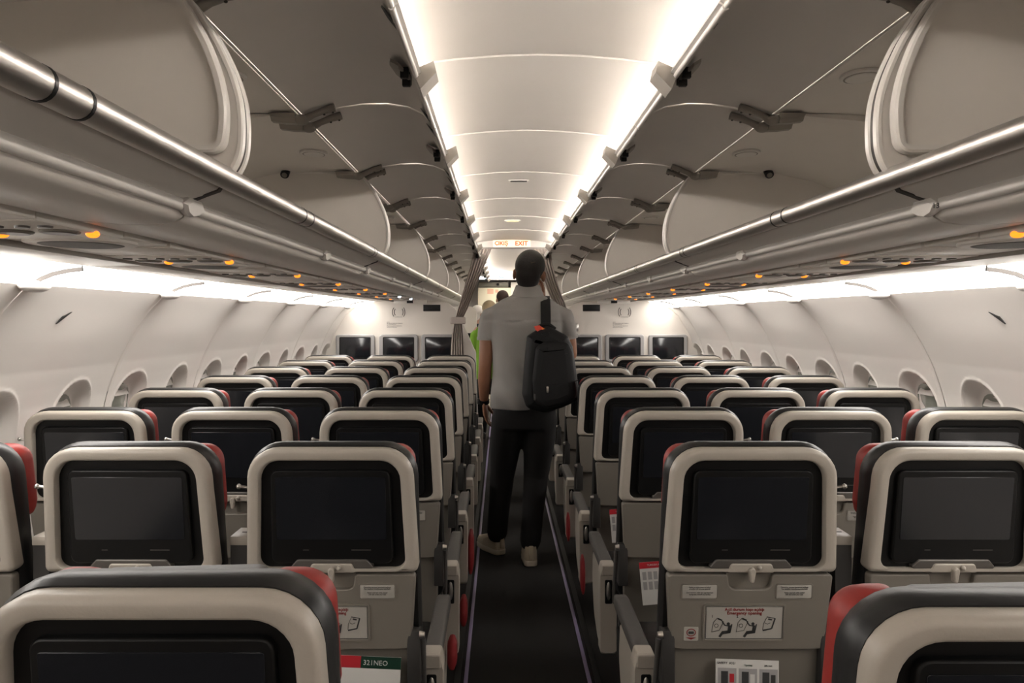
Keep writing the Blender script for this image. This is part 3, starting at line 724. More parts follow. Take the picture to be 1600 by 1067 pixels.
o, b = card('safety_card', st.x-.04, st.y+LEAN(.58)+.004, .590, .215, .15, 'red and dark green 321NEO card in the pocket of the left aisle seat', .045, 0)
box('red_header', 0, .110, -.0006, .0006, -.03, 0, 'cardred', b); box('green_header', .110, .215, -.0006, .0006, -.03, 0, 'cardgreen', b)
text('TURKISH\nAIRLINES', .009, 'card', b, .012, -.0008, -.011, align='LEFT'); text('321NEO', .018, 'card', b, .116, -.0008, -.0215, align='LEFT')
for r, c, lab in ((2, 'D', 'red topped white card in the pocket of the right aisle seat, third row'), (3, 'D', 'red topped white card in the pocket of the right aisle seat, fourth row')):
    st = SEAT[(r, c)].location
    o, b = card('literature_card', st.x-.150, st.y+LEAN(.56)+.0, .585, .13, .15, lab, -.08, 0)
    box('red_header', 0, .13, -.0006, .0006, -.022, 0, 'cardred', b); text('TURKISH AIRLINES', .009, 'card', b, .065, -.0008, -.014)
    for i in range(6):
        for j in range(2): box('table_cell', .008+i*.020, .022+i*.020, -.0006, .0006, -.062-j*.035, -.034-j*.035, 'monitor', b)
# red pouches at the aisle side of some seats
def pouch(x, y, z, w_, d, h, label):
    P = roundpoly([(-.5, 0), (.5, .05), (.45, .6), (.25, 1), (-.3, .95), (-.5, .5)], .15, 3)
    root = empty('red_pouch', (x, y, z), label, 'pouch')
    bm = bmesh.new(); F = lambda k, xx: [(xx, p[0]*d*k, .5*h+(p[1]-.5)*h*k) for p in P]
    add_loft(bm, [F(.6, -w_/2), F(.95, -w_/4), F(1, 0), F(.95, w_/4), F(.6, w_/2)]); bm_to('pouch_body', bm, 'redcloth', root, 60)
pouch(-.262, 3.42, .20, .03, .10, .12, 'bright red fabric pouch beside the aisle, left side, nearest of the left ones')
pouch(-.262, 4.25, .16, .03, .16, .22, 'dark red fabric pouch hanging low beside the left edge of the aisle')
pouch(.268, 3.80, .20, .020, .08, .18, 'red fabric pouch hanging behind the second post right of the aisle')
pouch(.268, 4.62, .22, .020, .08, .16, 'red fabric pouch beside the man, right edge of the aisle')
pouch(-.262, 2.62, .36, .03, .08, .10, 'red fabric pouch near the photo bottom left of the aisle')
# ================================================================== BULKHEADS, CURTAINS, SIGN
BY = 8.4
def bulkhead(s, nm, idx):
    pts = [(.37, -1.47), (.355, -.8), (.363, -.36), (.426, -.215), (.50, -.05), (.53, .01), (.575, .09), (.64, .145), (.72, .168), (1.36, .168), (1.50, .135), (1.62, .075), (1.72, 0), (1.79, -.10), (1.86, -.24), (1.90, -.38), (1.93, -.6), (1.93, -1.0), (1.82, -1.47)]
    P = [(s*a, zz(Z)) for a, Z in pts]
    root = plate('wall_front_'+nm, P, BY, BY+.035, 'bulk', None, .004); root['kind'] = 'structure'
    box('slot', *sorted((s*.725, s*.90)), BY-.003, BY+.002, zz(.065), zz(.130), 'black', root, .001)
    box('slot_ledge', *sorted((s*.730, s*.895)), BY-.006, BY+.002, zz(.060), zz(.066), 'bracket', root)
    # wireless symbol
    xc = s*1.15
    for r_, a0 in ((.045, 0), (.064, 0)):
        for sg in (0, pi):
            pts_ = [(xc+r_*cos(sg+t), BY-.002, zz(.055)+r_*1.1*sin(sg+t)) for t in [(-.7+.14*i) for i in range(11)]]
            tube('symbol_arc', pts_, .0028, 'ink', root, 6)
    text('wireless zone', .013, 'ink', root, xc, BY-.001, zz(.002), 'lettering')
    text('www\nBu alanda elektronik cihazlar\u0131n\n\u0131z\u0131 kullanabilirsiniz\nYou may use your electronic\ndevices in this area', .013, 'ink', root, xc-.12, BY-.001, zz(-.050), 'lettering', 'LEFT')
    if s > 0:
        o = empty('coat_hook', (.66, BY, zz(-.10)), 'small metal coat hook on the bulkhead right of the man', 'hook')
        box('hook_plate', -.022, .022, -.008, 0, -.04, .04, 'steel', o, .005); ell('hook_knob', (-.008, -.016, -.008), (.012, .012, .012), 'steel', o, 10, 8)
    for i, a in enumerate((.72, 1.148, 1.588)):
        c = s*a
        F = roundpoly([(-.197, -.14), (.197, -.14), (.197, .14), (-.197, .14)], .03, 4); I_ = roundpoly([(-.160, -.112), (.160, -.112), (.160, .114), (-.160, .114)], .012, 4)
        mroot = empty('bulkhead_monitor', (c, BY, zz(-.312)), 'grey framed monitor on the %s bulkhead, %s' % (nm, ('next to the aisle', 'the middle one of three', 'next to the sidewall')[i]), 'monitor', 'bulkhead monitors')
        plate('monitor_frame', F, -.035, 0, 'monitor', mroot, .010)
        plate('monitor_bezel', I_, -.037, -.02, 'black', mroot, .002)
        plate('screen', [(-.148, -.095), (.148, -.095), (.148, .103), (-.148, .103)], -.0385, -.03, 'screen', mroot, .0005)
bulkhead(-1, 'left', 1); bulkhead(1, 'right', 2)
# small sign box under the left and right service strip before the bulkhead
for s, nm in SIDES:
    o = empty('cabin_divider_clip', (s*1.0, 8.1, zz(.166)), 'small pale clip with a black square above the %s bulkhead' % nm, 'clip')
    box('clip_body', -.16, .16, -.02, .02, -.028, .012, 'psu', o, .004); box('black_square', -.03, .03, -.024, -.018, -.026, -.002, 'black', o)
# header with the lit exit sign
hd = empty('exit_sign', (0, 7.92, zz(.705)), 'pale header across the aisle with lit yellow sign reading \u00c7IKI\u015e EXIT in red', 'sign')
P = roundpoly([(-.345, -.034), (.345, -.034), (.44, .045), (-.44, .045)], [.006, .006, .02, .02], 3)
plate('header_panel', P, 0, .06, 'ceiling', hd, .004)
plate('sign_face', roundpoly([(-.185, -.026), (.175, -.026), (.175, .036), (-.185, .036)], .003, 1), -.006, .0, 'sign', hd, .001)
text('\u00c7IKI\u015e', .052, 'signred', hd, -.105, -.0075, -.010, 'lettering', bold=.0016); text('EXIT', .060, 'signred', hd, .088, -.0075, -.014, 'lettering', bold=.0018)
rail_ = tube('curtain_rail', [(-.62, 7.99, zz(.672)), (.62, 7.99, zz(.672))], .008, 'rim', None, 8); tag(rail_, 'pale curtain rail across the aisle below the exit sign', 'rail')
def curtain(s, nm, label, path, tie):
    root = empty('curtain', path[0][:3], label, 'curtain')
    n = 46; loops = []
    o0 = Vector(path[0][:3])
    import bisect
    K = 26
    def at(t):
        f = t*(len(path)-1); i = min(int(f), len(path)-2); f -= i
        a, b = path[i], path[i+1]; g = f
        return [a[j]+(b[j]-a[j])*g for j in range(5)]
    rows = []
    for k in range(K):
        x, y, z, hw, am = at(k/(K-1))
        front = []; back = []
        for i in range(n+1):
            u = i/n*2-1
            wv = am*sin(u*pi*5.5+.8*sin(k*.2))
            front.append((x+hw*u-o0.x, y-o0.y+wv, z-o0.z)); back.append((x+hw*u-o0.x, y-o0.y+wv+.004, z-o0.z))
        rows.append(front+back[::-1])
    bm = bmesh.new(); add_loft(bm, rows); bm_to('curtain_cloth', bm, 'curtain', root, 180)
    if tie:
        x, y, z = tie
        bm = bmesh.new(); add_box(bm, x-.075-o0.x, x+.075-o0.x, y-.045-o0.y, y+.045-o0.y, z-.035-o0.z, z+.035-o0.z, .012, 3); bm_to('tie_band', bm, 'curtain', root, 60)
    return root
curtain(-1, 'left', 'grey brown curtain left of the aisle, swept aside and tied to the bulkhead', [(-.285, 7.99, zz(.665), .085, .009), (-.33, 8.02, zz(.52), .070, .011), (-.41, 8.1, zz(.30), .058, .014), (-.49, 8.18, zz(.08), .050, .016), (-.535, 8.24, zz(-.03), .036, .024), (-.545, 8.27, zz(-.15), .055, .022), (-.55, 8.28, zz(-.5), .075, .02), (-.55, 8.28, zz(-1.0), .085, .02)], (-.537, 8.24, zz(-.03)))
curtain(1, 'right', 'grey brown curtain right of the aisle behind the man', [(.285, 7.99, zz(.665), .085, .009), (.32, 8.02, zz(.52), .07, .011), (.395, 8.1, zz(.30), .06, .014), (.48, 8.18, zz(.10), .062, .016), (.545, 8.24, zz(-.03), .04, .024), (.55, 8.27, zz(-.15), .05, .022), (.55, 8.28, zz(-.6), .06, .02)], (.545, 8.24, zz(-.03)))
# ---------------- forward cabin: second partitions, seats, galley
for s, nm in SIDES:
    P = roundpoly([(s*.42, zz(-.9)), (s*1.85, zz(-.9)), (s*1.85, zz(.14)), (s*.42, zz(.14))], [.02, .02, .05, .09], 5)
    o = plate('partition', P, 10.6, 10.65, 'bulk', None, .006); tag(o, 'pale rounded partition beyond the curtain, %s of the aisle' % nm, 'partition')
    plate('dark_panel', [(s*.46, zz(-.36)), (s*.95, zz(-.36)), (s*.95, zz(-.20)), (s*.46, zz(-.20))], 10.585, 10.6, 'black', o, .002)
    P = roundpoly([(s*.36, 0.1), (s*.92, 0.1), (s*.90, 1.14), (s*.40, 1.14)], [.03, .03, .10, .10], 5)
    st = empty('forward_seat', (0, 9.35, 0), 'light grey high backed seat of the front cabin, %s of the aisle' % nm, 'seat')
    plate('back_shell', P, 0, .06, 'monitor', st, .012); plate('back_cushion', inset(P, .03), .06, .15, 'leather', st, .01)
    box('seat_base', *sorted((s*.46, s*.84)), .10, .55, 0, .37, 'frame', st, .02)
    box('seat_cushion', *sorted((s*.42, s*.88)), .16, .62, .36, .48, 'leather', st, .03)
EY = 13.6
gw = empty('wall_front', (0, EY, 0), kind='structure')
box('wall_panel', -1.9, 1.9, .0, .05, 0, zz(.8), 'galley', gw)
gl = empty('galley_cabinet', (-.18, EY-.31, 0), 'cream galley wall at the far end under a dark header', 'galley')
box('cream_panel', -.30, .23, 0, .3, 0, zz(.48), 'cream', gl, .004)
box('dark_header', -.29, .19, -.02, .3, zz(.49), zz(.575), 'olive', gl, .004)
ell('header_knob', (.02, -.03, zz(.53)), (.022, .02, .022), 'black', gl, 10, 8)
box('label', -.15, -.05, -.003, 0, zz(.38), zz(.46), 'faded', gl); box('label', -.02, .03, -.003, 0, zz(.40), zz(.45), 'faded', gl)
o = empty('monument', (.55, EY-.35, 0), 'light grey upright cabinet with door at the far end right of the galley', 'cabinet')
box('cabinet_body', -.50, .9, 0, .3, 0, zz(.57), 'bulk', o, .006); box('cabinet_door', -.40, .1, -.012, 0, .1, zz(.50), 'sidewall', o, .006)
bm = bmesh.new(); add_box(bm, -.418, -.406, -.014, 0, .1, zz(.50)); bm_to('door_seal', bm, 'navy', o)
hb = empty('header_sign', (0, EY-.5, zz(.66)), 'white far header with tiny red EXIT lettering above a blue lamp', 'sign')
box('header_board', -.8, .8, 0, .05, -.025, .09, 'ceiling', hb, .004)
box('lower_band', -.8, .8, -.01, .06, -.065, -.028, 'galley', hb, .004)
text('EXIT', .045, 'faded', hb, .0, -.003, -.012, 'lettering'); text('\u00c7IKI\u015e', .022, 'faded', hb, .0, -.003, .032, 'lettering')
o = empty('blue_lamp', (-.10, EY-.53, zz(.652)), 'small glowing blue lamp on the far header', 'lamp')
ell('lamp_dome', (0, 0, 0), (.028, .02, .018), 'bluelamp', o, 12, 8); disc('lamp_base', (0, .02), .035, .02, -.01, .01, 'dgrey', o)
o = box('entry_light', -.52, -.20, EY-.52, EY-.48, zz(.612), zz(.635), 'whitelamp', None, .004); tag(o, 'long white entry light left of the blue lamp', 'light')
# forward area ceiling lights so the far end glows as in the photo
a = bpy.data.lights.new('galley_light', 'AREA'); a.energy = 6; a.color = (1, .93, .78); a.shape = 'RECTANGLE'; a.size = .5; a.size_y = 1.0
lo = bpy.data.objects.new('galley_light', a); COL.objects.link(lo); lo.location = (0, 12.6, zz(.73)); lo.rotation_euler = (0, 0, 0)
# bag in the right locker
bg = empty('plastic_bag', (.80, 7.95, zz(.29)), 'pink and white plastic bag with red bottom in the open right locker', 'bag')
bm = bmesh.new(); add_ell(bm, (-.02, 0, .15), (.10, .08, .13), 20, 14)
for v in bm.verts: v.co += Vector((random.uniform(-.012, .012), random.uniform(-.012, .012), random.uniform(-.01, .01)))
bm_to('bag_top', bm, 'pinkbag', bg, 60)
bm = bmesh.new(); add_ell(bm, (-.06, -.04, .09), (.07, .07, .09), 14, 10)
for v in bm.verts: v.co += Vector((random.uniform(-.008, .008), random.uniform(-.008, .008), 0))
bm_to('bag_fold', bm, 'whitebag', bg, 60)
bm = bmesh.new(); add_ell(bm, (-.09, -.05, .04), (.05, .06, .04), 14, 10); bm_to('bag_bottom', bm, 'redcloth', bg, 60)
# ================================================================== PEOPLE
def person_head(bm, c, k=1.0, yaw=0, roll=0):
    """head of total height .235*k facing +y, with nose, ears, jaw"""
    Rm = Matrix.Rotation(yaw, 3, 'Z') @ Matrix.Rotation(roll, 3, 'Y')
    T = lambda x, y, z: tuple(Vector(c)+Rm @ (Vector((x, y, z))*k))
    add_ell(bm, T(0, 0, .03), (.076*k, .095*k, .088*k), 24, 16, Rm)
    add_ell(bm, T(0, .022, -.045), (.056*k, .066*k, .072*k), 20, 12, Rm)
    for sg in (-1, 1):
        add_ell(bm, T(sg*.084, -.008, -.012), (.013*k, .019*k, .034*k), 12, 8, Rm)
    limb(bm, [T(0, .092, .015), T(0, .112, -.020)], [.008*k, .013*k], 8)
    add_ell(bm, T(0, .082, -.062), (.022*k, .010*k, .008*k), 10, 6, Rm)
    return T
def face_bits(T, par, k=1.0):
    for sg in (-1, 1):
        e = ell('eye', T(sg*.030, .088, .008), (.012*k, .008*k, .008*k), 'card', par, 10, 8)
        ell('iris', T(sg*.030, .0955, .008), (.0045*k, .002*k, .0045*k), 'ink', e, 8, 6)
        tube('eyebrow', [T(sg*.014, .095, .026), T(sg*.030, .094, .031), T(sg*.046, .084, .026)], .0035*k, 'hair', par, 6)
def hair_cap(c, k, yaw, roll, m, par, voxel=.006):
    Rm = Matrix.Rotation(yaw, 3, 'Z') @ Matrix.Rotation(roll, 3, 'Y')
    bm = bmesh.new(); T = lambda x, y, z: tuple(Vector(c)+Rm @ (Vector((x, y, z))*k))
    add_ell(bm, T(0, -.010, .040), (.083*k, .100*k, .092*k), 24, 16, Rm)
    add_ell(bm, T(0, -.045, -.020), (.068*k, .062*k, .075*k), 20, 12, Rm)
    add_ell(bm, T(0, -.058, -.052), (.050*k, .034*k, .038*k), 16, 10, Rm)
    return remesh('hair', bm, m, par, voxel, 3)
def hand(bm, wrist, d, n, side, k=1.0, curl=.35):
    """d: finger direction, n: palm normal (the way the palm faces), side: +1 / -1 where the thumb leaves"""
    d = Vector(d).normalized(); n = Vector(n); n = (n-d*n.dot(d)).normalized(); b = d.cross(n)*side
    W = Vector(wrist)
    for i, (o, L, r) in enumerate(((.030, .070, .0088), (.010, .080, .0092), (-.010, .074, .0088), (-.029, .058, .0078))):
        base = W+d*.085*k+b*o*k
        p = [W+d*.02*k+b*o*.6*k, base]
        q = base; ang = curl*.5
        for sgm in (.45, .30, .25):
            dirv = (d*cos(ang)+n*sin(ang)).normalized(); q = q+dirv*L*sgm*k; p.append(q); ang += curl
        limb(bm, p, [r*1.25*k, r*1.1*k, r*k, r*.92*k, r*.8*k], 10)
    P = [W-d*.01*k, W+d*.03*k, W+d*.06*k, W+d*.086*k]
    add_tube(bm, P, [.026*k, .036*k, .040*k, .038*k], 16, True, .38, up=tuple(n))
    t0 = W+d*.020*k+b*.022*k
    limb(bm, [t0, t0+(d*.6+b*.65+n*.25).normalized()*.035*k, t0+(d*.85+b*.50+n*.45).normalized()*.068*k, t0+(d*1.0+b*.40+n*.6).normalized()*.092*k], [.013*k, .0125*k, .0105*k, .008*k], 10)
# ---- the man in the aisle
MY = 5.0
man = empty('person', (.05, MY, 0), 'man in grey polo shirt and black trousers walking up the aisle, seen from behind', 'person')
def Lc(p): return (p[0]-.05, p[1]-MY, p[2])
def mpt(px, py, D): return ((px-783)*D/1290+CX, D, H+(496-py)*D/1290)
HC = (.066, MY+.01, 1.738); HY, HRl = -.20, .10
bm = bmesh.new(); T = person_head(bm, Lc(HC), 1.07, HY, HRl)
limb(bm, [Lc((.045, MY-.005, 1.54)), Lc((.052, MY-.01, 1.60)), Lc((.060, MY, 1.68))], [.068, .062, .060], 18)
# arms
LS, LE, LW = (-.170, MY+.0, 1.475), (-.203, MY-.01, 1.185), (-.212, MY+.08, .955)
limb(bm, [Lc(LS), Lc((-.19, MY-.005, 1.35)), Lc(LE)], [.046, .048, .041], 18)
limb(bm, [Lc(LE), Lc((-.208, MY+.02, 1.09)), Lc((-.211, MY+.055, 1.02)), Lc(LW)], [.041, .041, .034, .027], 18)
RS, RE, RW = (.268, MY, 1.475), (.318, MY+.04, 1.245), (.158, MY+.17, 1.575)
limb(bm, [Lc(RS), Lc((.30, MY+.02, 1.37)), Lc(RE)], [.046, .048, .040], 18)
limb(bm, [Lc(RE), Lc((.285, MY+.09, 1.34)), Lc((.22, MY+.14, 1.46)), Lc(RW)], [.040, .040, .034, .027], 18)
# trunk and legs under the clothes (thin, keeps the body one figure)
limb(bm, [Lc((.05, MY, 1.50)), Lc((.045, MY, 1.25)), Lc((.034, MY, .98))], [.10, .10, .10], 16)
limb(bm, [Lc((-.11, MY, 1.47)), Lc((.05, MY, 1.49)), Lc((.21, MY, 1.47))], [.05, .06, .05], 14)
limb(bm, [Lc((-.055, MY, .95)), Lc((-.10, MY+.08, .52)), Lc((-.135, MY+.16, .10))], [.07, .05, .036], 14)
limb(bm, [Lc((.12, MY, .95)), Lc((.10, MY+.03, .52)), Lc((.068, MY-.02, .10))], [.07, .05, .036], 14)
body = remesh('body', bm, 'skin', man, .0075, 4)
face_bits(T, body, 1.07)
for nm_, wr, d, n, sd, cu in (('hand', LW, (.12, .06, -1), (1, -.1, 0), -1, .28), ('hand', RW, (-.12, -.25, 1), (-1, -.2, -.2), 1, .40)):
    bm = bmesh.new(); hand(bm, Lc(wr), d, n, sd, 1.02, cu); remesh(nm_, bm, 'skin', body, .0035, 3)
hr = hair_cap(Lc(HC), 1.10, HY, HRl, 'hair', man)
# thin crown patch
bm = bmesh.new()
for ang, ln_ in ((.3, .030), (1.7, .024), (2.8, .022), (4.4, .026)):
    c0 = Vector(Lc(HC))+Vector((.006, -.117, .055)); limb(bm, [c0, c0+Vector((cos(ang)*ln_*.8, .004, sin(ang)*ln_*.8))], [.0035, .0015], 6)
bm_to('hair_whorl', bm, 'scalp', hr)
# shirt: torso + sleeves, remeshed in one
def ring(cx_, cy_, z, rx, ry, n=28, tw=0):
    out = []
    for i in range(n):
        t = 2*pi*i/n; c, s_ = cos(t), sin(t); e = .82
        out.append(Lc((cx_+rx*math.copysign(abs(c)**e, c), cy_+ry*math.copysign(abs(s_)**e, s_), z)))
    return out
bm = bmesh.new()
add_loft(bm, [ring(.034, MY, .920, .208, .135), ring(.032, MY, .99, .205, .135), ring(.034, MY, 1.10, .196, .130), ring(.038, MY, 1.22, .198, .132), ring(.043, MY, 1.34, .212, .136), ring(.046, MY, 1.43, .222, .134), ring(.048, MY, 1.50, .222, .118), ring(.048, MY, 1.545, .200, .100), ring(.049, MY, 1.580, .150, .086), ring(.051, MY, 1.602, .100, .076), ring(.052, MY, 1.615, .076, .074), ring(.054, MY, 1.63, .066, .066)])
limb(bm, [Lc((-.12, MY, 1.49)), Lc((-.165, MY, 1.475)), Lc((-.188, MY-.003, 1.40))], [.062, .066, .062], 18)
add_tube(bm, [Lc((-.168, MY, 1.475)), Lc((-.187, MY-.003, 1.40)), Lc((-.195, MY-.005, 1.335))], [.066, .062, .057], 20)
limb(bm, [Lc((.22, MY, 1.49)), Lc((.268, MY, 1.475)), Lc((.289, MY+.01, 1.40))], [.062, .066, .060], 18)
add_tube(bm, [Lc((.268, MY, 1.475)), Lc((.290, MY+.01, 1.40)), Lc((.303, MY+.018, 1.345))], [.066, .060, .056], 20)
sh = remesh('polo_shirt', bm, 'shirt', man, .0075, 5)
# folds pushed into the cloth
me = sh.data
for v in me.vertices:
    x, y, z = v.co
    if z < 1.45:
        f = .010*sin(34*(z+.55*x)+1.2*sin(9*x))*sstep((1.42-z)/.25)*sstep((1.05+.4-z)/.5)+.007*sin(24*x+7*z)
        v.co.y += f if y < 0 else -f
# collar
bm = bmesh.new(); n = 30
def cr(z, rx, ry, dz=0): return [Lc((.055+rx*cos(2*pi*i/n), MY-.004+ry*sin(2*pi*i/n), z+dz*(1 if sin(2*pi*i/n) > 0 else 0)*-sin(2*pi*i/n))) for i in range(n)]
add_loft(bm, [cr(1.592, .100, .092, .03), cr(1.598, .099, .091, .03), cr(1.664, .073, .071, .04), cr(1.667, .069, .068, .04), cr(1.62, .066, .068, .03), cr(1.590, .090, .084, .03)], False, False); bm_to('collar', bm, 'shirt', sh, 60)
for cx_, cy_, z, ax, r_ in ((-.1955, MY-.005, 1.338, (-.03, -.01, -1), .058), (.303, MY+.018, 1.348, (.15, .1, -1), .057)):
    a = Vector(ax).normalized(); c = Vector(Lc((cx_, cy_, z)))
    tube('sleeve_band', [c-a*.012, c+a*.006], [r_+.001, r_], 'shirt', sh, 22)
# trousers
bm = bmesh.new()
add_loft(bm, [ring(.034, MY, .80, .180, .125), ring(.034, MY, .88, .192, .13), ring(.034, MY, .97, .185, .122)])
limb(bm, [Lc((-.062, MY, .86)), Lc((-.078, MY+.03, .70)), Lc((-.100, MY+.08, .50)), Lc((-.118, MY+.10, .30)), Lc((-.132, MY+.13, .13))], [.105, .095, .076, .066, .064], 20)
limb(bm, [Lc((.128, MY, .86)), Lc((.122, MY+.0, .70)), Lc((.105, MY+.02, .50)), Lc((.084, MY-.03, .30)), Lc((.068, MY-.06, .13))], [.105, .095, .076, .066, .064], 20)
remesh('trousers', bm, 'trouser', man, .009, 5)
# belt end / watch / shoes
w0 = Vector(Lc(LW)); dW = (Vector(LW)-Vector((-.211, MY+.055, 1.02))).normalized()
wt = tube('wristband', [w0-dW*.012, w0+dW*.012], [.0325, .0325], 'black', man, 20)
bm = bmesh.new(); add_box(bm, w0.x-.042, w0.x-.028, w0.y-.016, w0.y+.016, w0.z-.018, w0.z+.018, .004); bm_to('watch_case', bm, 'dgrey', wt)
def shoe(x, y, yaw, pitch=0.0):
    r = empty('shoe'); r.parent = man; r.location = Lc((x, y, 0)); r.rotation_euler = (pitch, 0, yaw)
    S = lambda z, k, kk=1: [(px*k, .04+(py-.04)*k*kk, z) for px, py in roundpoly([(-.036, -.07), (.036, -.07), (.050, .09), (.035, .20), (-.030, .20), (-.046, .09)], [.03, .03, .05, .05, .05, .05], 4)]
    bm = bmesh.new(); add_loft(bm, [S(0.001, .97), S(.006, 1.02), S(.030, 1.03), S(.034, 1.0)]); so = bm_to('sole', bm, 'sole', r)
    bm = bmesh.new(); add_loft(bm, [S(.028, .98)]+[[(p[0]*k, (p[1]-oy)*ky+oy, z) for p in S(0, 1)] for k, ky, oy, z in ((1.0, .99, 0, .05), (.93, .93, -.02, .072), (.86, .70, -.05, .090), (.82, .52, -.06, .105), (.76, .46, -.06, .112))]); bm_to('upper', bm, 'shoe', r, 60)
    box('heel_tab', -.014, .014, -.082, -.068, .045, .125, 'shoe', r, .005)
    for i in range(4): tube('lace', [(-.024, .075-i*.02, .090+i*.005), (0, .072-i*.02, .097+i*.005), (.024, .075-i*.02, .090+i*.005)], .003, 'sole', r, 6)
shoe(.066, 4.93, .05); shoe(-.140, 5.16, .55)
# ---- backpack
BD = 4.80
bp = empty('backpack', (.185, BD, 1.17), 'black backpack with red pull hanging off the right shoulder of the man', 'backpack')
def bpp(zx, zy): px, py = 740+zx/5.083, 490+zy/5.083; return ((px-783)*BD/1290+CX-.185, H+(496-py)*BD/1290-1.17)
OUT = [bpp(*p) for p in ((425, 178), (520, 118), (600, 98), (745, 178), (785, 260), (846, 680), (700, 745), (560, 785), (420, 745), (385, 640), (402, 400))]
Pb = roundpoly(OUT, [.02, .04, .04, .04, .05, .03, .06, .06, .04, .05, .2], 4)
bm = bmesh.new(); add_loft(bm, [xz(inset(Pb, .025), .065), xz(inset(Pb, .006), .05), xz(Pb, .03), xz(Pb, -.02), xz(inset(Pb, .004), -.045), xz(inset(Pb, .016), -.065), xz(inset(Pb, .032), -.076), xz(inset(Pb, .05), -.080)])
bbody = bm_to('main_compartment', bm, 'bag', bp, 60)
IN = roundpoly([bpp(*p) for p in ((490, 265), (560, 215), (745, 222), (775, 300), (815, 660), (690, 715), (560, 742), (480, 700), (462, 520))], [.03, .04, .04, .04, .05, .05, .05, .05, .1], 4)
bm = bmesh.new(); add_loft(bm, [xz(IN, -.06), xz(IN, -.095), xz(inset(IN, .006), -.104), xz(inset(IN, .02), -.110), xz(inset(IN, .045), -.114)]); fp = bm_to('front_pocket', bm, 'bag', bp, 60)
bm = bmesh.new(); Q = [(-.011, -.006), (.004, -.009), (.012, .003), (-.003, .008)]; c = bpp(665, 310); add_loft(bm, [[(c[0]+a_*.8, -.109, c[1]+b_) for a_, b_ in Q], [(c[0]+a_*.8, -.1125, c[1]+b_) for a_, b_ in Q]]); bm_to('emblem', bm, 'zip', fp)
for (zx, zy, hh, yy, mm) in ((457, 412, .040, -.066, 'zip'), (578, 590, .036, -.116, 'zip'), (480, 650, .036, -.100, 'dgrey')):
    c = bpp(zx, zy); box('zip_pull', c[0]-.006, c[0]+.006, yy-.008, yy, c[1]-hh/2, c[1]+hh/2, mm, bp, .002)
zl = [bpp(*p) for p in ((455, 380), (452, 500), (470, 640), (500, 735))]
tube('zip_seam', [(p[0], -.062, p[1]) for p in zl], .003, 'black', bp, 6)
zl = [bpp(*p) for p in ((560, 560), (680, 545), (812, 520))]
tube('zip_seam', [(p[0], -.114, p[1]) for p in zl], .0025, 'black', fp, 6)
# handle with red and orange pull
hp = [bpp(*p) for p in ((505, 120), (545, 95), (600, 92), (650, 130))]
tube('handle', [(p[0], -.005, p[1]+.006) for p in hp], .010, 'bag', bp, 8)
bm = bmesh.new(); a0, a1, a2, a3 = bpp(478, 100), bpp(520, 92), bpp(592, 140), bpp(585, 175); a4 = bpp(545, 165); a5 = bpp(490, 130)
add_loft(bm, [xz([a0, a1, a2, a3, a4, a5], -.03), xz([a0, a1, a2, a3, a4, a5], -.052)]); bm_to('red_pull', bm, 'bagred', bp, 30)
bm = bmesh.new(); add_loft(bm, [xz([bpp(535, 108), bpp(590, 128), bpp(588, 146), bpp(540, 128)], -.03), xz([bpp(535, 108), bpp(590, 128), bpp(588, 146), bpp(540, 128)], -.054)]); bm_to('orange_tag', bm, 'orange', bp, 30)
# shoulder strap: over the shoulder and down to the bag
sx = .158-.185
SPt = [(sx, .34, .12), (sx+.004, .325, .30), (sx+.002, .27, .405), (sx, .20, .425), (sx-.001, .13, .400), (sx-.002, .080, .36), (sx-.002, .060, .30), (sx-.004, .038, .24), (sx-.006, .015, .20)]
def ribbon(name, pts, hw, t, m, par):
    bm = bmesh.new(); loops = []
    for i, p in enumerate(pts):
        a = Vector(pts[max(i-1, 0)]); b = Vector(pts[min(i+1, len(pts)-1)]); d = (b-a).normalized(); nn = Vector((1, 0, 0)).cross(d).normalized()
        p = Vector(p); X = Vector((1, 0, 0))*hw
        loops.append([tuple(p-X+nn*t), tuple(p+X+nn*t), tuple(p+X-nn*t), tuple(p-X-nn*t)])
    add_loft(bm, loops); return bm_to(name, bm, m, par, 50)
ribbon('shoulder_strap', SPt, .029, .006, 'bag', bp)
ribbon('lower_strap', [(-.13, .02, -.20), (-.155, .06, -.16), (-.16, .11, -.13)], .010, .003, 'bag', bp)
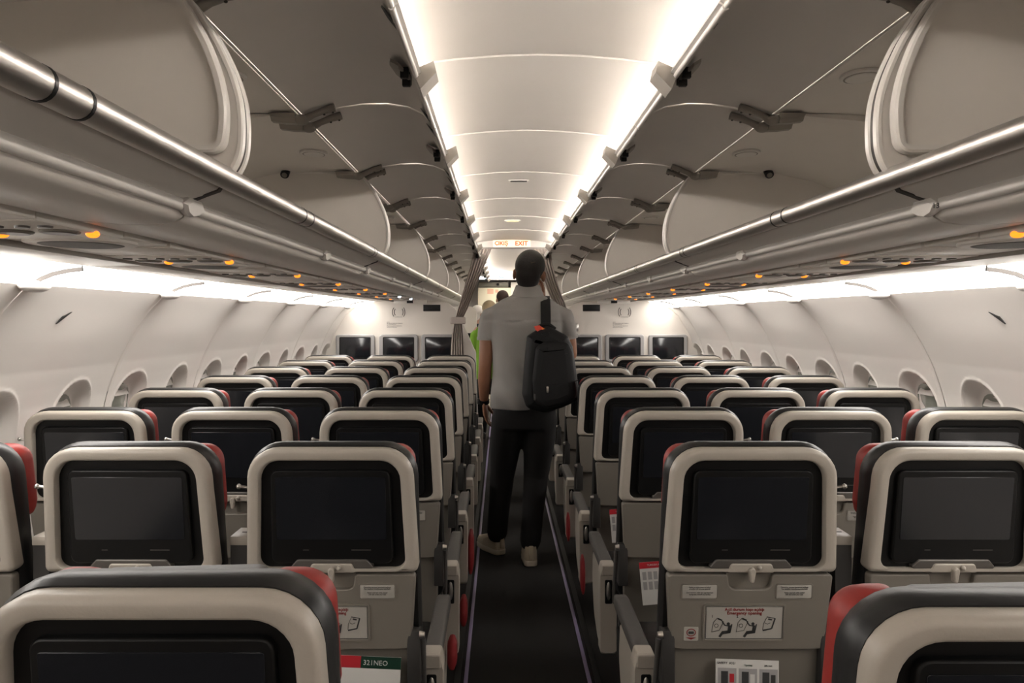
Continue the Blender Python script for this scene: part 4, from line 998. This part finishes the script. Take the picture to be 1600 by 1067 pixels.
# ---- passengers further ahead
def passenger(x, y, ztop, k, hair, shirt_m, label, shoulders=.19, skin='fairskin', yaw=0):
    p = empty('person', (x, y, 0), label, 'person')
    hc = (0, 0, ztop-.125*k)
    bm = bmesh.new(); T = person_head(bm, hc, k, yaw)
    zs = ztop-.30*k
    limb(bm, [(0, 0, zs), (0, 0, hc[2]-.06)], [.06*k, .055*k], 14)
    for sg in (-1, 1):
        limb(bm, [(sg*shoulders*.9, 0, zs-.06), (sg*(shoulders+.03), 0, zs-.33), (sg*(shoulders), .10, zs-.56)], [.045, .04, .028], 14)
    limb(bm, [(0, 0, zs), (0, 0, zs-.5)], [.08, .10], 14)
    for sg in (-1, 1): limb(bm, [(sg*.09, 0, zs-.55), (sg*.09, .02, .06)], [.07, .04], 12)
    b = remesh('body', bm, skin, p, .010, 3); face_bits(T, b, k)
    for sg in (-1, 1):
        bm = bmesh.new(); hand(bm, (sg*shoulders, .10, zs-.57), (0, .1, -1), (-sg, 0, 0), sg*1, k*.95, .3); remesh('hand', bm, skin, b, .005, 2)
    hair_cap(hc, k*1.03, yaw, 0, hair, p, .009)
    bm = bmesh.new()
    def rg(z, rx, ry, n=22): return [(rx*cos(2*pi*i/n), ry*sin(2*pi*i/n), z) for i in range(n)]
    add_loft(bm, [rg(zs-.66, .17, .12), rg(zs-.4, .17, .12), rg(zs-.2, shoulders, .125), rg(zs-.06, shoulders, .11), rg(zs, shoulders*.6, .08), rg(zs+.045, .07, .068)])
    for sg in (-1, 1): limb(bm, [(sg*shoulders*.75, 0, zs-.065), (sg*(shoulders+.01), 0, zs-.12), (sg*(shoulders+.03), 0, zs-.26)], [.055, .058, .053], 14)
    remesh('shirt', bm, shirt_m, p, .011, 4)
    bm = bmesh.new(); add_loft(bm, [rg(zs-.75, .165, .12), rg(zs-.62, .168, .12)])
    for sg in (-1, 1): limb(bm, [(sg*.085, 0, zs-.72), (sg*.09, 0, zs-1.0), (sg*.09, .0, .09)], [.085, .07, .05], 14)
    remesh('trousers', bm, 'trouser', p, .014, 3)
    for sg in (-1, 1): box('shoe', sg*.09-.042, sg*.09+.042, -.08, .19, 0, .09, 'dgrey', p, .03, 3)
    return p
passenger(-.245, 10.0, zz(.20), .98, 'blond', 'green', 'fair haired person in a bright green shirt beyond the curtain', .17, yaw=-.6)
passenger(-.09, 11.4, zz(.37), 1.0, 'brownhair', 'navy', 'dark haired person standing by the galley, partly hidden by the man', .18, yaw=.3)
passenger(-.44, 11.9, zz(.17), 1.0, 'whitehair', 'navy', 'white haired person in dark clothes left behind the green shirted one', .18, yaw=-.8)
